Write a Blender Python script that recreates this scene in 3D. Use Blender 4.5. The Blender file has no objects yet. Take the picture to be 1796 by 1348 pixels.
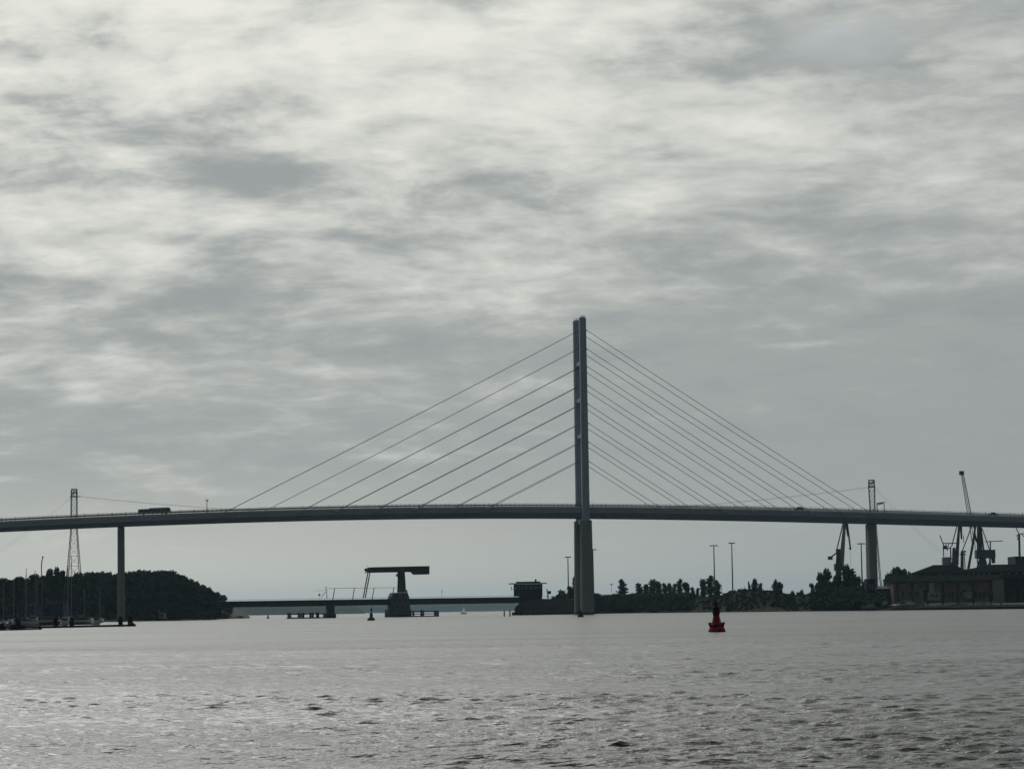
import bpy, math, random
import numpy as np
from mathutils import Vector, Matrix, Euler, noise

R = math.radians
rnd = random.Random(11)
S = bpy.context.scene
COL = S.collection

# ------------------------------------------------------------------ camera
F = 4800.0                      # focal length in pixels of the 1796 px wide photograph
PITCH, ROLL = R(4.712), R(-0.86)
CAMZ = 2.3
cam_d = bpy.data.cameras.new('camera')
cam = bpy.data.objects.new('camera', cam_d)
COL.objects.link(cam)
cam_d.sensor_width = 36.0
cam_d.lens = F / 1796.0 * 36.0
cam_d.clip_start = 1.0
cam_d.clip_end = 60000.0
CM = Matrix.Translation((0, 0, CAMZ)) @ Matrix.Rotation(R(90) + PITCH, 4, 'X') @ Matrix.Rotation(ROLL, 4, 'Z')
cam.matrix_world = CM
S.camera = cam
CR = CM.to_3x3()

# ------------------------------------------------------------------ sky, sun, exposure
SUN_AZ, SUN_EL = R(-17), R(35)      # azimuth from the view direction (+Y), to the left
SD = Vector((math.sin(SUN_AZ) * math.cos(SUN_EL), math.cos(SUN_AZ) * math.cos(SUN_EL), math.sin(SUN_EL)))
world = bpy.data.worlds.new('World')
S.world = world
world.use_nodes = True
wt = world.node_tree
wt.nodes.clear()


def N(t, kind, **kw):
    n = t.nodes.new(kind)
    for k, v in kw.items():
        if k.startswith('i_'):
            n.inputs[k[2:]].default_value = v
        else:
            setattr(n, k, v)
    return n


class G:
    """small helper for wiring maths nodes"""
    def __init__(s, t): s.t = t
    def put(s, sock, v):
        if isinstance(v, (int, float)): sock.default_value = v
        elif isinstance(v, (tuple, list)): sock.default_value = v
        else: s.t.links.new(v, sock)
    def m(s, op, a, b=None, c=None, clamp=False):
        n = s.t.nodes.new('ShaderNodeMath'); n.operation = op; n.use_clamp = clamp
        s.put(n.inputs[0], a)
        if b is not None: s.put(n.inputs[1], b)
        if c is not None: s.put(n.inputs[2], c)
        return n.outputs[0]
    def mapr(s, v, a, b, c=0.0, d=1.0, smooth=True):
        n = s.t.nodes.new('ShaderNodeMapRange')
        n.interpolation_type = 'SMOOTHSTEP' if smooth else 'LINEAR'
        s.put(n.inputs[0], v)
        for i, x in enumerate((a, b, c, d)): s.put(n.inputs[i + 1], x)
        return n.outputs[0]
    def mix(s, f, a, b, op='MIX'):
        n = s.t.nodes.new('ShaderNodeMix'); n.data_type = 'RGBA'; n.blend_type = op
        s.put(n.inputs[0], f); s.put(n.inputs[6], a); s.put(n.inputs[7], b)
        return n.outputs[2]
    def noise(s, vec, scale, detail=4, rough=.5, dist=0.0, dims='3D'):
        n = s.t.nodes.new('ShaderNodeTexNoise'); n.noise_dimensions = dims
        s.put(n.inputs['Vector'], vec)
        n.inputs['Scale'].default_value = scale
        n.inputs['Detail'].default_value = detail
        n.inputs['Roughness'].default_value = rough
        n.inputs['Distortion'].default_value = dist
        return n.outputs[0]
    def xyz(s, a, b, c):
        n = s.t.nodes.new('ShaderNodeCombineXYZ')
        s.put(n.inputs[0], a); s.put(n.inputs[1], b); s.put(n.inputs[2], c)
        return n.outputs[0]


def build_world():
    g = G(wt)
    tc = wt.nodes.new('ShaderNodeTexCoord')
    sep = wt.nodes.new('ShaderNodeSeparateXYZ')
    wt.links.new(tc.outputs['Generated'], sep.inputs[0])
    x, y, z = sep.outputs
    zc = g.m('MAXIMUM', z, 0.0)
    den = g.m('ADD', zc, 0.18)
    u = g.m('DIVIDE', x, den)
    v = g.m('DIVIDE', y, den)
    uv = g.xyz(u, v, 0.0)
    # warp the layer with a slow noise
    n = wt.nodes.new('ShaderNodeTexNoise'); n.inputs['Scale'].default_value = 2.6; n.inputs['Detail'].default_value = 3
    wt.links.new(uv, n.inputs['Vector'])
    w1 = wt.nodes.new('ShaderNodeVectorMath'); w1.operation = 'MULTIPLY_ADD'
    wt.links.new(n.outputs['Color'], w1.inputs[0]); w1.inputs[1].default_value = (.13, .13, 0)
    wt.links.new(uv, w1.inputs[2])
    wuv = w1.outputs[0]
    # stretch along the wind (left-right rolls)
    mp = wt.nodes.new('ShaderNodeMapping'); mp.inputs['Scale'].default_value = (1.0, 1.0, 1)
    mp.inputs['Location'].default_value = (3.1, 7.7, 0)
    mp.inputs['Rotation'].default_value = (0, 0, R(12))
    wt.links.new(wuv, mp.inputs[0])
    big = g.noise(mp.outputs[0], 2.5, 3, .5)
    mid = g.noise(mp.outputs[0], 6.8, 9, .60, .0)
    fine = g.noise(mp.outputs[0], 17.0, 5, .55, .0)
    # angle to the hidden sun
    dp = wt.nodes.new('ShaderNodeVectorMath'); dp.operation = 'DOT_PRODUCT'
    wt.links.new(tc.outputs['Generated'], dp.inputs[0]); dp.inputs[1].default_value = SD
    cosang = dp.outputs['Value']
    near = g.mapr(cosang, math.cos(R(45)), math.cos(R(21)))      # 0 far from the sun .. 1 close
    wide = g.mapr(cosang, -0.35, math.cos(R(34)))
    glow = g.mapr(cosang, math.cos(R(24)), 1.0, 1.0, 1.9)
    # cloud brightness field
    f = g.m('ADD', g.m('MULTIPLY', big, .40), g.m('ADD', g.m('MULTIPLY', mid, .46), g.m('MULTIPLY', fine, .18)))
    f = g.m('ADD', f, g.m('MULTIPLY_ADD', near, .17, -.085))
    f = g.m('ADD', f, g.m('MULTIPLY_ADD', g.mapr(z, .055, .185), .105, -.030))
    lowfade = g.mapr(z, -.01, .13)
    t = g.mapr(f, .485, .79)
    t = g.m('MULTIPLY', t, g.m('MULTIPLY_ADD', lowfade, .40, .60))
    # thin bright rims where the layer is thin
    rim = g.mapr(mid, .56, .70)
    t = g.m('ADD', t, g.m('MULTIPLY', rim, g.m('MULTIPLY', near, .10)), clamp=True)
    dark = g.mix(near, (.350, .375, .370, 1), (.42, .445, .430, 1))
    brig = g.mix(near, (.62, .63, .61, 1), (.90, .895, .82, 1))
    c = g.mix(t, dark, brig)
    # darker bases
    base = g.mapr(g.m('ADD', g.m('MULTIPLY', mid, .6), g.m('MULTIPLY', big, .4)), .50, .36)
    c = g.mix(g.m('MULTIPLY', base, g.m('MULTIPLY', lowfade, .50)), c, (.285, .32, .325, 1))
    # smooth bright band along the horizon, warmer to the left
    lr = g.mapr(g.m('DIVIDE', x, g.m('MAXIMUM', y, .2)), -.16, .16)
    hor = g.mix(lr, (.66, .66, .59, 1), (.415, .43, .415, 1))
    hz = g.mapr(z, .062, .008)
    c = g.mix(g.m('MULTIPLY', hz, .85), c, hor)
    # the whole cloud deck gets darker away from the sun
    lum = g.m('MULTIPLY', g.m('MULTIPLY_ADD', wide, .80, .20), glow)
    c = g.mix(1.0, c, g.xyz(lum, lum, lum), 'MULTIPLY')
    # a physical sky seen through breaks higher up
    sky = wt.nodes.new('ShaderNodeTexSky'); sky.sky_type = 'NISHITA'; sky.sun_disc = False
    sky.sun_elevation = SUN_EL; sky.sun_rotation = SUN_AZ
    sky.air_density = 1.0; sky.dust_density = 2.0
    gap = g.mapr(g.m('ADD', g.m('MULTIPLY', big, .7), g.m('MULTIPLY', mid, .3)), .40, .34)
    gap = g.m('MULTIPLY', gap, g.mapr(z, .17, .24))
    c10 = g.mix(1.0, c, (9.4, 9.4, 9.4, 1), 'MULTIPLY')
    fin = g.mix(g.m('MULTIPLY', gap, .4), c10, sky.outputs[0])
    bg = wt.nodes.new('ShaderNodeBackground'); bg.inputs['Strength'].default_value = 0.1
    wt.links.new(fin, bg.inputs[0])
    out = wt.nodes.new('ShaderNodeOutputWorld')
    wt.links.new(bg.outputs[0], out.inputs[0])


build_world()
sun_d = bpy.data.lights.new('sun', 'SUN')
sun_d.energy = 0.55
sun_d.angle = R(38)
sun_d.color = (1.0, .99, .97)
sun = bpy.data.objects.new('sun', sun_d)
COL.objects.link(sun)
sun.rotation_euler = (-SD).to_track_quat('-Z', 'Y').to_euler()
S.view_settings.view_transform = 'Standard'
S.view_settings.look = 'None'
S.view_settings.exposure = 0.0
S.view_settings.gamma = 1.0
S.view_settings.use_curve_mapping = False
S.cycles.use_denoising = True
S.cycles.max_bounces = 5
S.cycles.volume_bounces = 0
S.cycles.glossy_bounces = 3
S.cycles.diffuse_bounces = 2
S.cycles.caustics_reflective = False


# ------------------------------------------------------------------ pixels to places
def ray(px, py):
    return (CR @ Vector(((px - 898.0) / F, (674.0 - py) / F, -1.0))).normalized()


def P(px, py, d):
    r = ray(px, py)
    return Vector((0, 0, CAMZ)) + r * (d / r.y)


def yh(px):                       # image row of the horizon
    lo, hi = 900., 1200.
    for _ in range(30):
        m = (lo + hi) / 2
        if ray(px, m).z > 0: lo = m
        else: hi = m
    return (lo + hi) / 2


def W(px, d, z=0.0):              # a point at that column and distance, at height z
    p = P(px, yh(px) + (CAMZ - z) * F / d, d)
    return Vector((p.x, d, z))


def hz(px, py, d):                # height above the water of that pixel at distance d
    return P(px, py, d).z


class Plane:
    """vertical plane through base point b, turned by ang about Z"""
    def __init__(s, b, ang):
        s.b = Vector(b); s.a = Vector((math.cos(ang), math.sin(ang), 0)); s.c = Vector((-math.sin(ang), math.cos(ang), 0)); s.ang = ang
    def sz(s, px, py, off=0.0):
        r = ray(px, py); o = Vector((0, 0, CAMZ))
        t = (off - (o - s.b).dot(s.c)) / r.dot(s.c)
        p = o + r * t
        return (p - s.b).dot(s.a), p.z
    def w(s, u, off, z):
        p = s.b + s.a * u + s.c * off
        return Vector((p.x, p.y, z))
    def pt(s, px, py, off=0.0):
        u, z = s.sz(px, py, off)
        return s.w(u, off, z)


# ------------------------------------------------------------------ materials
def mat(name, col, rough=.75, var=.25, scale=1.5, metal=0.0, bump=0.0, spec=.12, col2=None):
    m = bpy.data.materials.new(name); m.use_nodes = True
    t = m.node_tree; g = G(t)
    b = t.nodes['Principled BSDF']
    tc = t.nodes.new('ShaderNodeTexCoord')
    ge = t.nodes.new('ShaderNodeNewGeometry')
    n1 = g.noise(ge.outputs['Position'], scale, 5, .6)
    n2 = g.noise(ge.outputs['Position'], scale * .13, 3, .5)
    f = g.m('MULTIPLY_ADD', g.m('ADD', n1, n2), 1.0, -.5, clamp=True)
    lo = tuple(c * (1 - var) for c in col) + (1,)
    hi = tuple(min(1, c * (1 + var)) for c in (col2 or col)) + (1,)
    t.links.new(g.mix(f, lo, hi), b.inputs['Base Color'])
    b.inputs['Roughness'].default_value = rough
    b.inputs['Metallic'].default_value = metal
    b.inputs['Specular IOR Level'].default_value = spec
    if bump:
        bp = t.nodes.new('ShaderNodeBump'); bp.inputs['Strength'].default_value = bump
        bp.inputs['Distance'].default_value = .1
        t.links.new(n1, bp.inputs['Height']); t.links.new(bp.outputs[0], b.inputs['Normal'])
    return m


def streak_concrete(name, col, var=.3):
    m = bpy.data.materials.new(name); m.use_nodes = True
    t = m.node_tree; g = G(t)
    b = t.nodes['Principled BSDF']
    ge = t.nodes.new('ShaderNodeNewGeometry')
    sp = t.nodes.new('ShaderNodeSeparateXYZ'); t.links.new(ge.outputs['Position'], sp.inputs[0])
    v = g.xyz(g.m('MULTIPLY', sp.outputs[0], 2.2), g.m('MULTIPLY', sp.outputs[1], 2.2), g.m('MULTIPLY', sp.outputs[2], .12))
    st = g.noise(v, 1.0, 4, .6)
    n = g.noise(ge.outputs['Position'], .8, 5, .6)
    # formwork lifts every 4 m
    lift = g.m('FRACT', g.m('DIVIDE', sp.outputs[2], 4.0))
    joint = g.mapr(lift, .0, .035, .78, 1.0)
    f = g.m('MULTIPLY_ADD', g.m('ADD', st, n), 1.1, -.6, clamp=True)
    lo = tuple(c * (1 - var) for c in col) + (1,); hi = tuple(c * (1 + var) for c in col) + (1,)
    c = g.mix(f, lo, hi)
    c = g.mix(1.0, c, g.xyz(joint, joint, joint), 'MULTIPLY')
    # algae stain in the splash zone
    al = g.mapr(g.m('ADD', sp.outputs[2], g.m('MULTIPLY', n, 1.2)), 2.0, 1.0)
    c = g.mix(g.m('MULTIPLY', al, .85), c, (.018, .022, .014, 1))
    t.links.new(c, b.inputs['Base Color'])
    b.inputs['Roughness'].default_value = .9
    b.inputs['Specular IOR Level'].default_value = .1
    return m


def brick_mat(name, a, b2, mortar):
    m = bpy.data.materials.new(name); m.use_nodes = True
    t = m.node_tree; g = G(t); b = t.nodes['Principled BSDF']
    ge = t.nodes.new('ShaderNodeNewGeometry')
    sp = t.nodes.new('ShaderNodeSeparateXYZ'); t.links.new(ge.outputs['Position'], sp.inputs[0])
    v = g.xyz(g.m('ADD', sp.outputs[0], sp.outputs[1]), sp.outputs[2], 0.0)
    br = t.nodes.new('ShaderNodeTexBrick'); t.links.new(v, br.inputs['Vector'])
    br.inputs['Color1'].default_value = a + (1,); br.inputs['Color2'].default_value = b2 + (1,)
    br.inputs['Mortar'].default_value = mortar + (1,)
    br.inputs['Scale'].default_value = 4.0; br.inputs['Mortar Size'].default_value = .02
    n = g.noise(ge.outputs['Position'], .35, 5, .65)
    f = g.mapr(n, .35, .7)
    c = g.mix(g.m('MULTIPLY', f, .6), br.outputs['Color'], (.10, .085, .075, 1))
    t.links.new(c, b.inputs['Base Color']); b.inputs['Roughness'].default_value = .9; b.inputs['Specular IOR Level'].default_value = .1
    return m


M = {}
M['steel_blue'] = mat('bridge_blue_grey_paint', (.42, .48, .56), .45, .14, .5)
M['steel_light'] = mat('bridge_light_grey_paint', (.50, .53, .55), .5, .14, .5)
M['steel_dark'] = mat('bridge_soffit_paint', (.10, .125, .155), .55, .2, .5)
M['rail'] = mat('rail_galvanised', (.16, .175, .175), .6, .2, .6, .1)
M['cable'] = mat('stay_sheath', (.12, .13, .14), .6, .2, .3)
M['concrete'] = streak_concrete('pier_concrete', (.28, .285, .27))
M['concrete_dark'] = streak_concrete('old_concrete', (.12, .125, .12))
M['old_steel'] = mat('old_bridge_steel', (.055, .065, .06), .7, .35, .8)
M['old_steel_grey'] = mat('old_bridge_grey', (.11, .12, .12), .7, .3, .8)
M['black_rubber'] = mat('black_fender', (.014, .014, .013), .85, .3, 2)
M['tarred_wood'] = mat('tarred_timber', (.025, .023, .02), .9, .4, 2)
M['wood'] = mat('weathered_planks', (.10, .095, .085), .9, .3, 2)
M['red'] = mat('buoy_red_paint', (.27, .011, .011), .5, .3, 3)
M['red_dark'] = mat('buoy_topmark_red', (.028, .004, .005), .6, .3, 3)
M['green'] = mat('buoy_green_paint', (.012, .06, .035), .5, .3, 3)
M['waterline'] = mat('buoy_weed', (.012, .013, .009), .9, .4, 5)
M['white'] = mat('white_gelcoat', (.40, .41, .41), .4, .1, 1)
M['offwhite'] = mat('dirty_white_gelcoat', (.19, .20, .20), .5, .3, 1)
M['navy'] = mat('navy_hull', (.02, .03, .07), .35, .2, 1)
M['hull_red'] = mat('maroon_hull', (.12, .03, .03), .4, .2, 1)
M['alu'] = mat('mast_aluminium', (.22, .23, .23), .5, .1, 1, .1)
M['canvas'] = mat('blue_canvas_cover', (.03, .05, .11), .9, .2, 1)
M['sail'] = mat('white_sailcloth', (.86, .86, .84), .7, .05, 1)
_st = M['sail'].node_tree; _tr = _st.nodes.new('ShaderNodeBsdfTranslucent'); _tr.inputs[0].default_value = (.9, .9, .88, 1)
_mx = _st.nodes.new('ShaderNodeMixShader'); _mx.inputs[0].default_value = .65
_st.links.new(_st.nodes['Principled BSDF'].outputs[0], _mx.inputs[1]); _st.links.new(_tr.outputs[0], _mx.inputs[2])
_st.links.new(_mx.outputs[0], _st.nodes['Material Output'].inputs[0])
M['glass'] = mat('window_glass', (.03, .04, .045), .12, .2, .5, 0, 0, .7)
M['lattice'] = mat('lattice_steel', (.10, .11, .105), .6, .3, .5, .3)
M['wire'] = mat('wire_metal', (.16, .16, .16), .6, .1, .5)
M['lamp'] = mat('lamp_mast_grey', (.16, .17, .17), .6, .2, .5)
M['crane'] = mat('crane_grey_green', (.085, .10, .10), .6, .3, .3)
M['crane_blue'] = mat('crane_blue_grey', (.10, .14, .19), .6, .3, .3)
M['crane_light'] = mat('crane_pale_grey', (.26, .28, .28), .6, .3, .3)
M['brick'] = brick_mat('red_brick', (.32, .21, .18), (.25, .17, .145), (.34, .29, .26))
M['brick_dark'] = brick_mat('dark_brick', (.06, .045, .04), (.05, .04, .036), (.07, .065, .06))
M['render'] = mat('pale_render', (.34, .31, .30), .9, .3, .5)
M['roof_dark'] = mat('bitumen_roof', (.022, .024, .024), .95, .3, .5, 0, 0, 0)
M['roof_grey'] = mat('grey_sheet_roof', (.16, .17, .17), .8, .2, .5)
M['shed_blue'] = mat('blue_sheet_cladding', (.03, .045, .09), .7, .2, .5)
M['shed_dark'] = mat('dark_cladding', (.018, .022, .021), .8, .25, .3)
M['block_dark'] = mat('dark_block', (.04, .042, .042), .8, .2, .3)
M['timber_frame'] = mat('dark_frame', (.04, .035, .03), .8, .2, .5)
M['bark'] = mat('bark', (.05, .042, .032), .95, .3, 3)
M['asphalt'] = mat('asphalt', (.05, .05, .05), .9, .2, 2)
M['pane'] = mat('panes_sky_tint', (.42, .46, .52), .3, .3, .3)  # pale colour stands in for sky light showing through the cabin glazing
M['coach'] = mat('coach_paint', (.34, .38, .46), .35, .1, .5)
M['coach_roof'] = mat('coach_roof', (.08, .085, .095), .6, .2, .5)
M['car_silver'] = mat('car_silver', (.25, .26, .27), .35, .1, .5, .4)
M['car_dark'] = mat('car_dark', (.03, .03, .035), .3, .1, .5)
M['tyre'] = mat('tyre', (.02, .02, .02), .9, .1, 2)
M['bank_earth'] = mat('bank_earth', (.13, .115, .105), .95, .4, .25)
M['quay_concrete'] = mat('quay_concrete', (.12, .12, .115), .9, .35, .4)
M['quay_light'] = mat('pale_roof_edge', (.42, .43, .43), .8, .1, .4)
M['quay_pile'] = mat('sheet_piling', (.02, .02, .02), .9, .4, .8)


def leaf_mat(name, a, b2):
    m = bpy.data.materials.new(name); m.use_nodes = True
    t = m.node_tree; g = G(t); b = t.nodes['Principled BSDF']
    ge = t.nodes.new('ShaderNodeNewGeometry'); oi = t.nodes.new('ShaderNodeObjectInfo')
    n = g.noise(ge.outputs['Position'], .22, 4, .65)
    f = g.mapr(n, .35, .65)
    c = g.mix(f, a + (1,), b2 + (1,))
    h = t.nodes.new('ShaderNodeHueSaturation')
    t.links.new(g.m('MULTIPLY_ADD', oi.outputs['Random'], .05, .475), h.inputs['Hue'])
    t.links.new(g.m('MULTIPLY_ADD', oi.outputs['Random'], .5, .75), h.inputs['Value'])
    t.links.new(c, h.inputs['Color'])
    t.links.new(h.outputs[0], b.inputs['Base Color'])
    b.inputs['Roughness'].default_value = .8
    b.inputs['Specular IOR Level'].default_value = .02
    b.inputs['Transmission Weight'].default_value = 0
    return m


M['leaf_dark'] = leaf_mat('leaf_dark', (.018, .030, .014), (.045, .062, .028))
M['leaf_mid'] = leaf_mat('leaf_mid', (.032, .048, .018), (.07, .085, .032))
M['leaf_wood'] = leaf_mat('leaf_wood', (.022, .034, .018), (.05, .065, .034))
M['grass'] = leaf_mat('bank_grass', (.020, .026, .014), (.045, .050, .028))
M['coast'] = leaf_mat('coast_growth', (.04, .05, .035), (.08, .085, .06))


# ------------------------------------------------------------------ objects
ORG = {}


def tag(o, label=None, cat=None, group=None, kind=None):
    if label: o['label'] = label
    if cat: o['category'] = cat
    if group: o['group'] = group
    if kind: o['kind'] = kind
    return o


def root(name, loc, label, cat, group=None):
    o = bpy.data.objects.new(name, None)
    o.empty_display_size = .5
    COL.objects.link(o); o.location = loc
    ORG[o.name] = Vector(loc)
    return tag(o, label, cat, group)


class MB:
    def __init__(s): s.v = []; s.f = []
    def add(s, vs, fs):
        k = len(s.v); s.v.extend([tuple(v) for v in vs]); s.f.extend([tuple(i + k for i in f) for f in fs]); return s
    def box(s, c, size, rz=0.0, top=None):
        hx, hy, hz_ = size[0] / 2, size[1] / 2, size[2] / 2
        tx, ty = (top or (1, 1))
        vs = []
        cr, sr = math.cos(rz), math.sin(rz)
        for k, (mx, my) in ((-1, (1, 1)), (1, (tx, ty))):
            for a, b in ((-1, -1), (1, -1), (1, 1), (-1, 1)):
                x, y = a * hx * mx, b * hy * my
                vs.append((c[0] + x * cr - y * sr, c[1] + x * sr + y * cr, c[2] + k * hz_))
        return s.add(vs, [(3, 2, 1, 0), (4, 5, 6, 7), (0, 1, 5, 4), (1, 2, 6, 5), (2, 3, 7, 6), (3, 0, 4, 7)])
    def beam(s, p, q, w, h=None, w2=None, h2=None, side=None):
        """rectangular bar from p to q; side = direction along which w is measured"""
        p = Vector(p); q = Vector(q); h = h or w; w2 = w2 or w; h2 = h2 or h
        d = (q - p).normalized()
        up = Vector(side) if side else (Vector((0, 0, 1)) if abs(d.z) < .9 else Vector((0, 1, 0)))
        if side:
            a = (up - d * up.dot(d)).normalized(); b = d.cross(a)
        else:
            a = d.cross(up).normalized(); b = a.cross(d)
        vs = []
        for c, ww, hh in ((p, w, h), (q, w2, h2)):
            for i, j in ((-1, -1), (1, -1), (1, 1), (-1, 1)):
                vs.append(c + a * (i * ww / 2) + b * (j * hh / 2))
        return s.add(vs, [(3, 2, 1, 0), (4, 5, 6, 7), (0, 1, 5, 4), (1, 2, 6, 5), (2, 3, 7, 6), (3, 0, 4, 7)])
    def tube(s, p, q, r, r2=None, n=8, cap=True):
        p = Vector(p); q = Vector(q); r2 = r if r2 is None else r2
        d = (q - p).normalized(); up = Vector((0, 0, 1)) if abs(d.z) < .9 else Vector((1, 0, 0))
        a = d.cross(up).normalized(); b = d.cross(a)
        vs = []
        for c, rr in ((p, r), (q, r2)):
            for i in range(n):
                t = 2 * math.pi * i / n
                vs.append(c + a * (rr * math.cos(t)) + b * (rr * math.sin(t)))
        fs = [(i, (i + 1) % n, n + (i + 1) % n, n + i) for i in range(n)]
        if cap: fs += [tuple(range(n))[::-1], tuple(range(n, 2 * n))]
        return s.add(vs, fs)
    def path(s, pts, r, n=5):
        for a, b in zip(pts, pts[1:]): s.tube(a, b, r, r, n, False)
        return s
    def lathe(s, c, prof, n=20):
        vs = []; fs = []
        for (r, z) in prof:
            for i in range(n):
                t = 2 * math.pi * i / n
                vs.append((c[0] + r * math.cos(t), c[1] + r * math.sin(t), c[2] + z))
        m = len(prof)
        for k in range(m - 1):
            for i in range(n):
                fs.append((k * n + i, k * n + (i + 1) % n, (k + 1) * n + (i + 1) % n, (k + 1) * n + i))
        fs.append(tuple(range(n))[::-1]); fs.append(tuple((m - 1) * n + i for i in range(n)))
        return s.add(vs, fs)
    def prism(s, poly, vec):
        """poly: list of 3-D points (one side), extruded by vec"""
        n = len(poly); vec = Vector(vec)
        vs = [Vector(p) for p in poly] + [Vector(p) + vec for p in poly]
        fs = [tuple(range(n))[::-1], tuple(range(n, 2 * n))] + [(i, (i + 1) % n, n + (i + 1) % n, n + i) for i in range(n)]
        return s.add(vs, fs)
    def build(s, name, m, parent=None, origin=None, smooth=False):
        o_ = ORG[parent.name] if parent else Vector(origin or (0, 0, 0))
        me = bpy.data.meshes.new(name)
        me.from_pydata([(v[0] - o_[0], v[1] - o_[1], v[2] - o_[2]) for v in s.v], [], s.f)
        import bmesh
        bm = bmesh.new(); bm.from_mesh(me); bmesh.ops.recalc_face_normals(bm, faces=bm.faces); bm.to_mesh(me); bm.free()
        if smooth:
            me.polygons.foreach_set('use_smooth', [True] * len(me.polygons))
        me.materials.append(m)
        o = bpy.data.objects.new(name, me); COL.objects.link(o)
        if parent:
            o.parent = parent; ORG[o.name] = o_
        else:
            o.location = o_; ORG[o.name] = o_
        return o


def copy_tree(o, parent=None):
    c = o.copy(); COL.objects.link(c); c.parent = parent
    for ch in o.children: copy_tree(ch, c)
    return c


# ================================================================== WATER
def build_water():
    rs = np.random.RandomState(5)
    NA = 700
    half = R(14.5)
    a_in = np.linspace(-half, half, NA)
    a_out = np.concatenate([np.linspace(half, R(180), 34)[1:], ])
    ang = np.concatenate([-a_out[::-1][1:], a_in, a_out[:-1]])      # open fan, closed round the back
    ang = np.concatenate([ang, []])
    r1 = [34.0]
    while r1[-1] < 230: r1.append(r1[-1] * 1.00145)
    r1 = np.array(r1)
    r0 = np.array([.5, 2, 6, 14, 24, 30])
    r2 = []; r = r1[-1]
    while r < 13000:
        r *= 1.12; r2.append(r)
    rr = np.concatenate([r0, r1, r2])
    Rg, Ag = np.meshgrid(rr, ang, indexing='ij')
    X = Rg * np.sin(Ag); Y = Rg * np.cos(Ag)
    Z = np.zeros_like(X); DX = np.zeros_like(X); DY = np.zeros_like(X)
    i0, i1 = len(r0), len(r0) + len(r1)
    j0 = len(a_out) - 1; j1 = j0 + NA
    x = X[i0:i1, j0:j1].astype(np.float32); y = Y[i0:i1, j0:j1].astype(np.float32)
    step = (r1 * .00145)[:, None].astype(np.float32)
    # gust patches that change the ripple height
    patch = np.zeros_like(x)
    for k in range(14):
        th = rs.uniform(-.5, .5) + math.pi / 2; lam = rs.uniform(12, 60)
        patch += np.sin((x * math.cos(th) * .35 + y * math.sin(th)) * 2 * math.pi / lam + rs.uniform(0, 6.28) + 1.3 * np.sin(x * 2 * math.pi / rs.uniform(20, 60)))
    patch = 1 + .06 * patch
    patch = np.clip(patch, .35, 1.8)
    z = np.zeros_like(x); dy = np.zeros_like(x); dx = np.zeros_like(x)
    NW = 130
    for k in range(NW):
        lam = .15 * (3.4 / .15) ** ((k + rs.uniform(0, 1)) / NW)
        th = math.pi / 2 + rs.normal(0, .48) + .12
        kx, ky = math.cos(th) * 2 * math.pi / lam, math.sin(th) * 2 * math.pi / lam
        slope = .0345 * (1.2 if lam < .75 else (.50 if lam < 1.6 else .25))
        amp = slope * lam / (2 * math.pi) * rs.uniform(.6, 1.4)
        fade = np.clip((lam / step - 2.2) / 2.5, 0, 1)
        # slow wandering of the phase so that crests are short and never line up
        wob = 1.6 * np.sin(x / (lam * rs.uniform(2.5, 5)) + y / (lam * rs.uniform(6, 12)) + rs.uniform(0, 6.28))
        ph = kx * x + ky * y + rs.uniform(0, 6.28) + wob
        c = np.cos(ph); s_ = np.sin(ph)
        z += (amp * fade) * c
        dy -= (amp * fade * .85 * math.sin(th)) * s_
        dx -= (amp * fade * .85 * math.cos(th)) * s_
    edge = np.minimum(np.clip((r1 - 34) / 3, 0, 1), np.clip((230 - r1) / 70, 0, 1))[:, None]
    ae = np.clip((half - np.abs(a_in)) / R(.8), 0, 1)[None, :]
    k_ = patch * edge * ae
    Z[i0:i1, j0:j1] = z * k_
    Y[i0:i1, j0:j1] += dy * k_; X[i0:i1, j0:j1] += dx * k_
    nr, na = X.shape
    co = np.empty((nr * na, 3), np.float32)
    co[:, 0] = X.ravel(); co[:, 1] = Y.ravel(); co[:, 2] = Z.ravel()
    ii = np.arange(nr - 1)[:, None] * na
    jj = np.arange(na)[None, :]
    jn = (jj + 1) % na
    q = np.stack([ii + jj, ii + jn, ii + na + jn, ii + na + jj], -1).reshape(-1, 4)[:, ::-1]
    me = bpy.data.meshes.new('water')
    me.vertices.add(nr * na); me.vertices.foreach_set('co', co.ravel())
    nq = len(q)
    me.loops.add(nq * 4); me.loops.foreach_set('vertex_index', q.ravel().astype(np.int32))
    me.polygons.add(nq); me.polygons.foreach_set('loop_start', (np.arange(nq) * 4).astype(np.int32))
    me.polygons.foreach_set('loop_total', np.full(nq, 4, np.int32))
    me.polygons.foreach_set('use_smooth', np.ones(nq, bool))
    me.update(calc_edges=True)
    m = bpy.data.materials.new('harbour_water'); m.use_nodes = True
    t = m.node_tree; g = G(t); b = t.nodes['Principled BSDF']
    b.inputs['Base Color'].default_value = (.020, .028, .027, 1)
    b.inputs['IOR'].default_value = 1.333
    b.inputs['Specular IOR Level'].default_value = .5
    ge = t.nodes.new('ShaderNodeNewGeometry')
    sp = t.nodes.new('ShaderNodeSeparateXYZ'); t.links.new(ge.outputs['Position'], sp.inputs[0])
    dist = g.m('SQRT', g.m('ADD', g.m('POWER', sp.outputs[0], 2.0), g.m('POWER', sp.outputs[1], 2.0)))
    far = g.mapr(dist, 70, 230)
    b_far = g.m('MULTIPLY_ADD', far, .05, .02)
    mp = t.nodes.new('ShaderNodeMapping'); mp.inputs['Scale'].default_value = (.55, 1, 1); mp.inputs['Rotation'].default_value = (0, 0, R(8))
    t.links.new(ge.outputs['Position'], mp.inputs[0])
    n1 = g.noise(mp.outputs[0], 9.0, 4, .6)          # short ripples everywhere
    n2 = g.noise(mp.outputs[0], 1.5, 4, .6)           # wavelets that the mesh no longer carries far out
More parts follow.
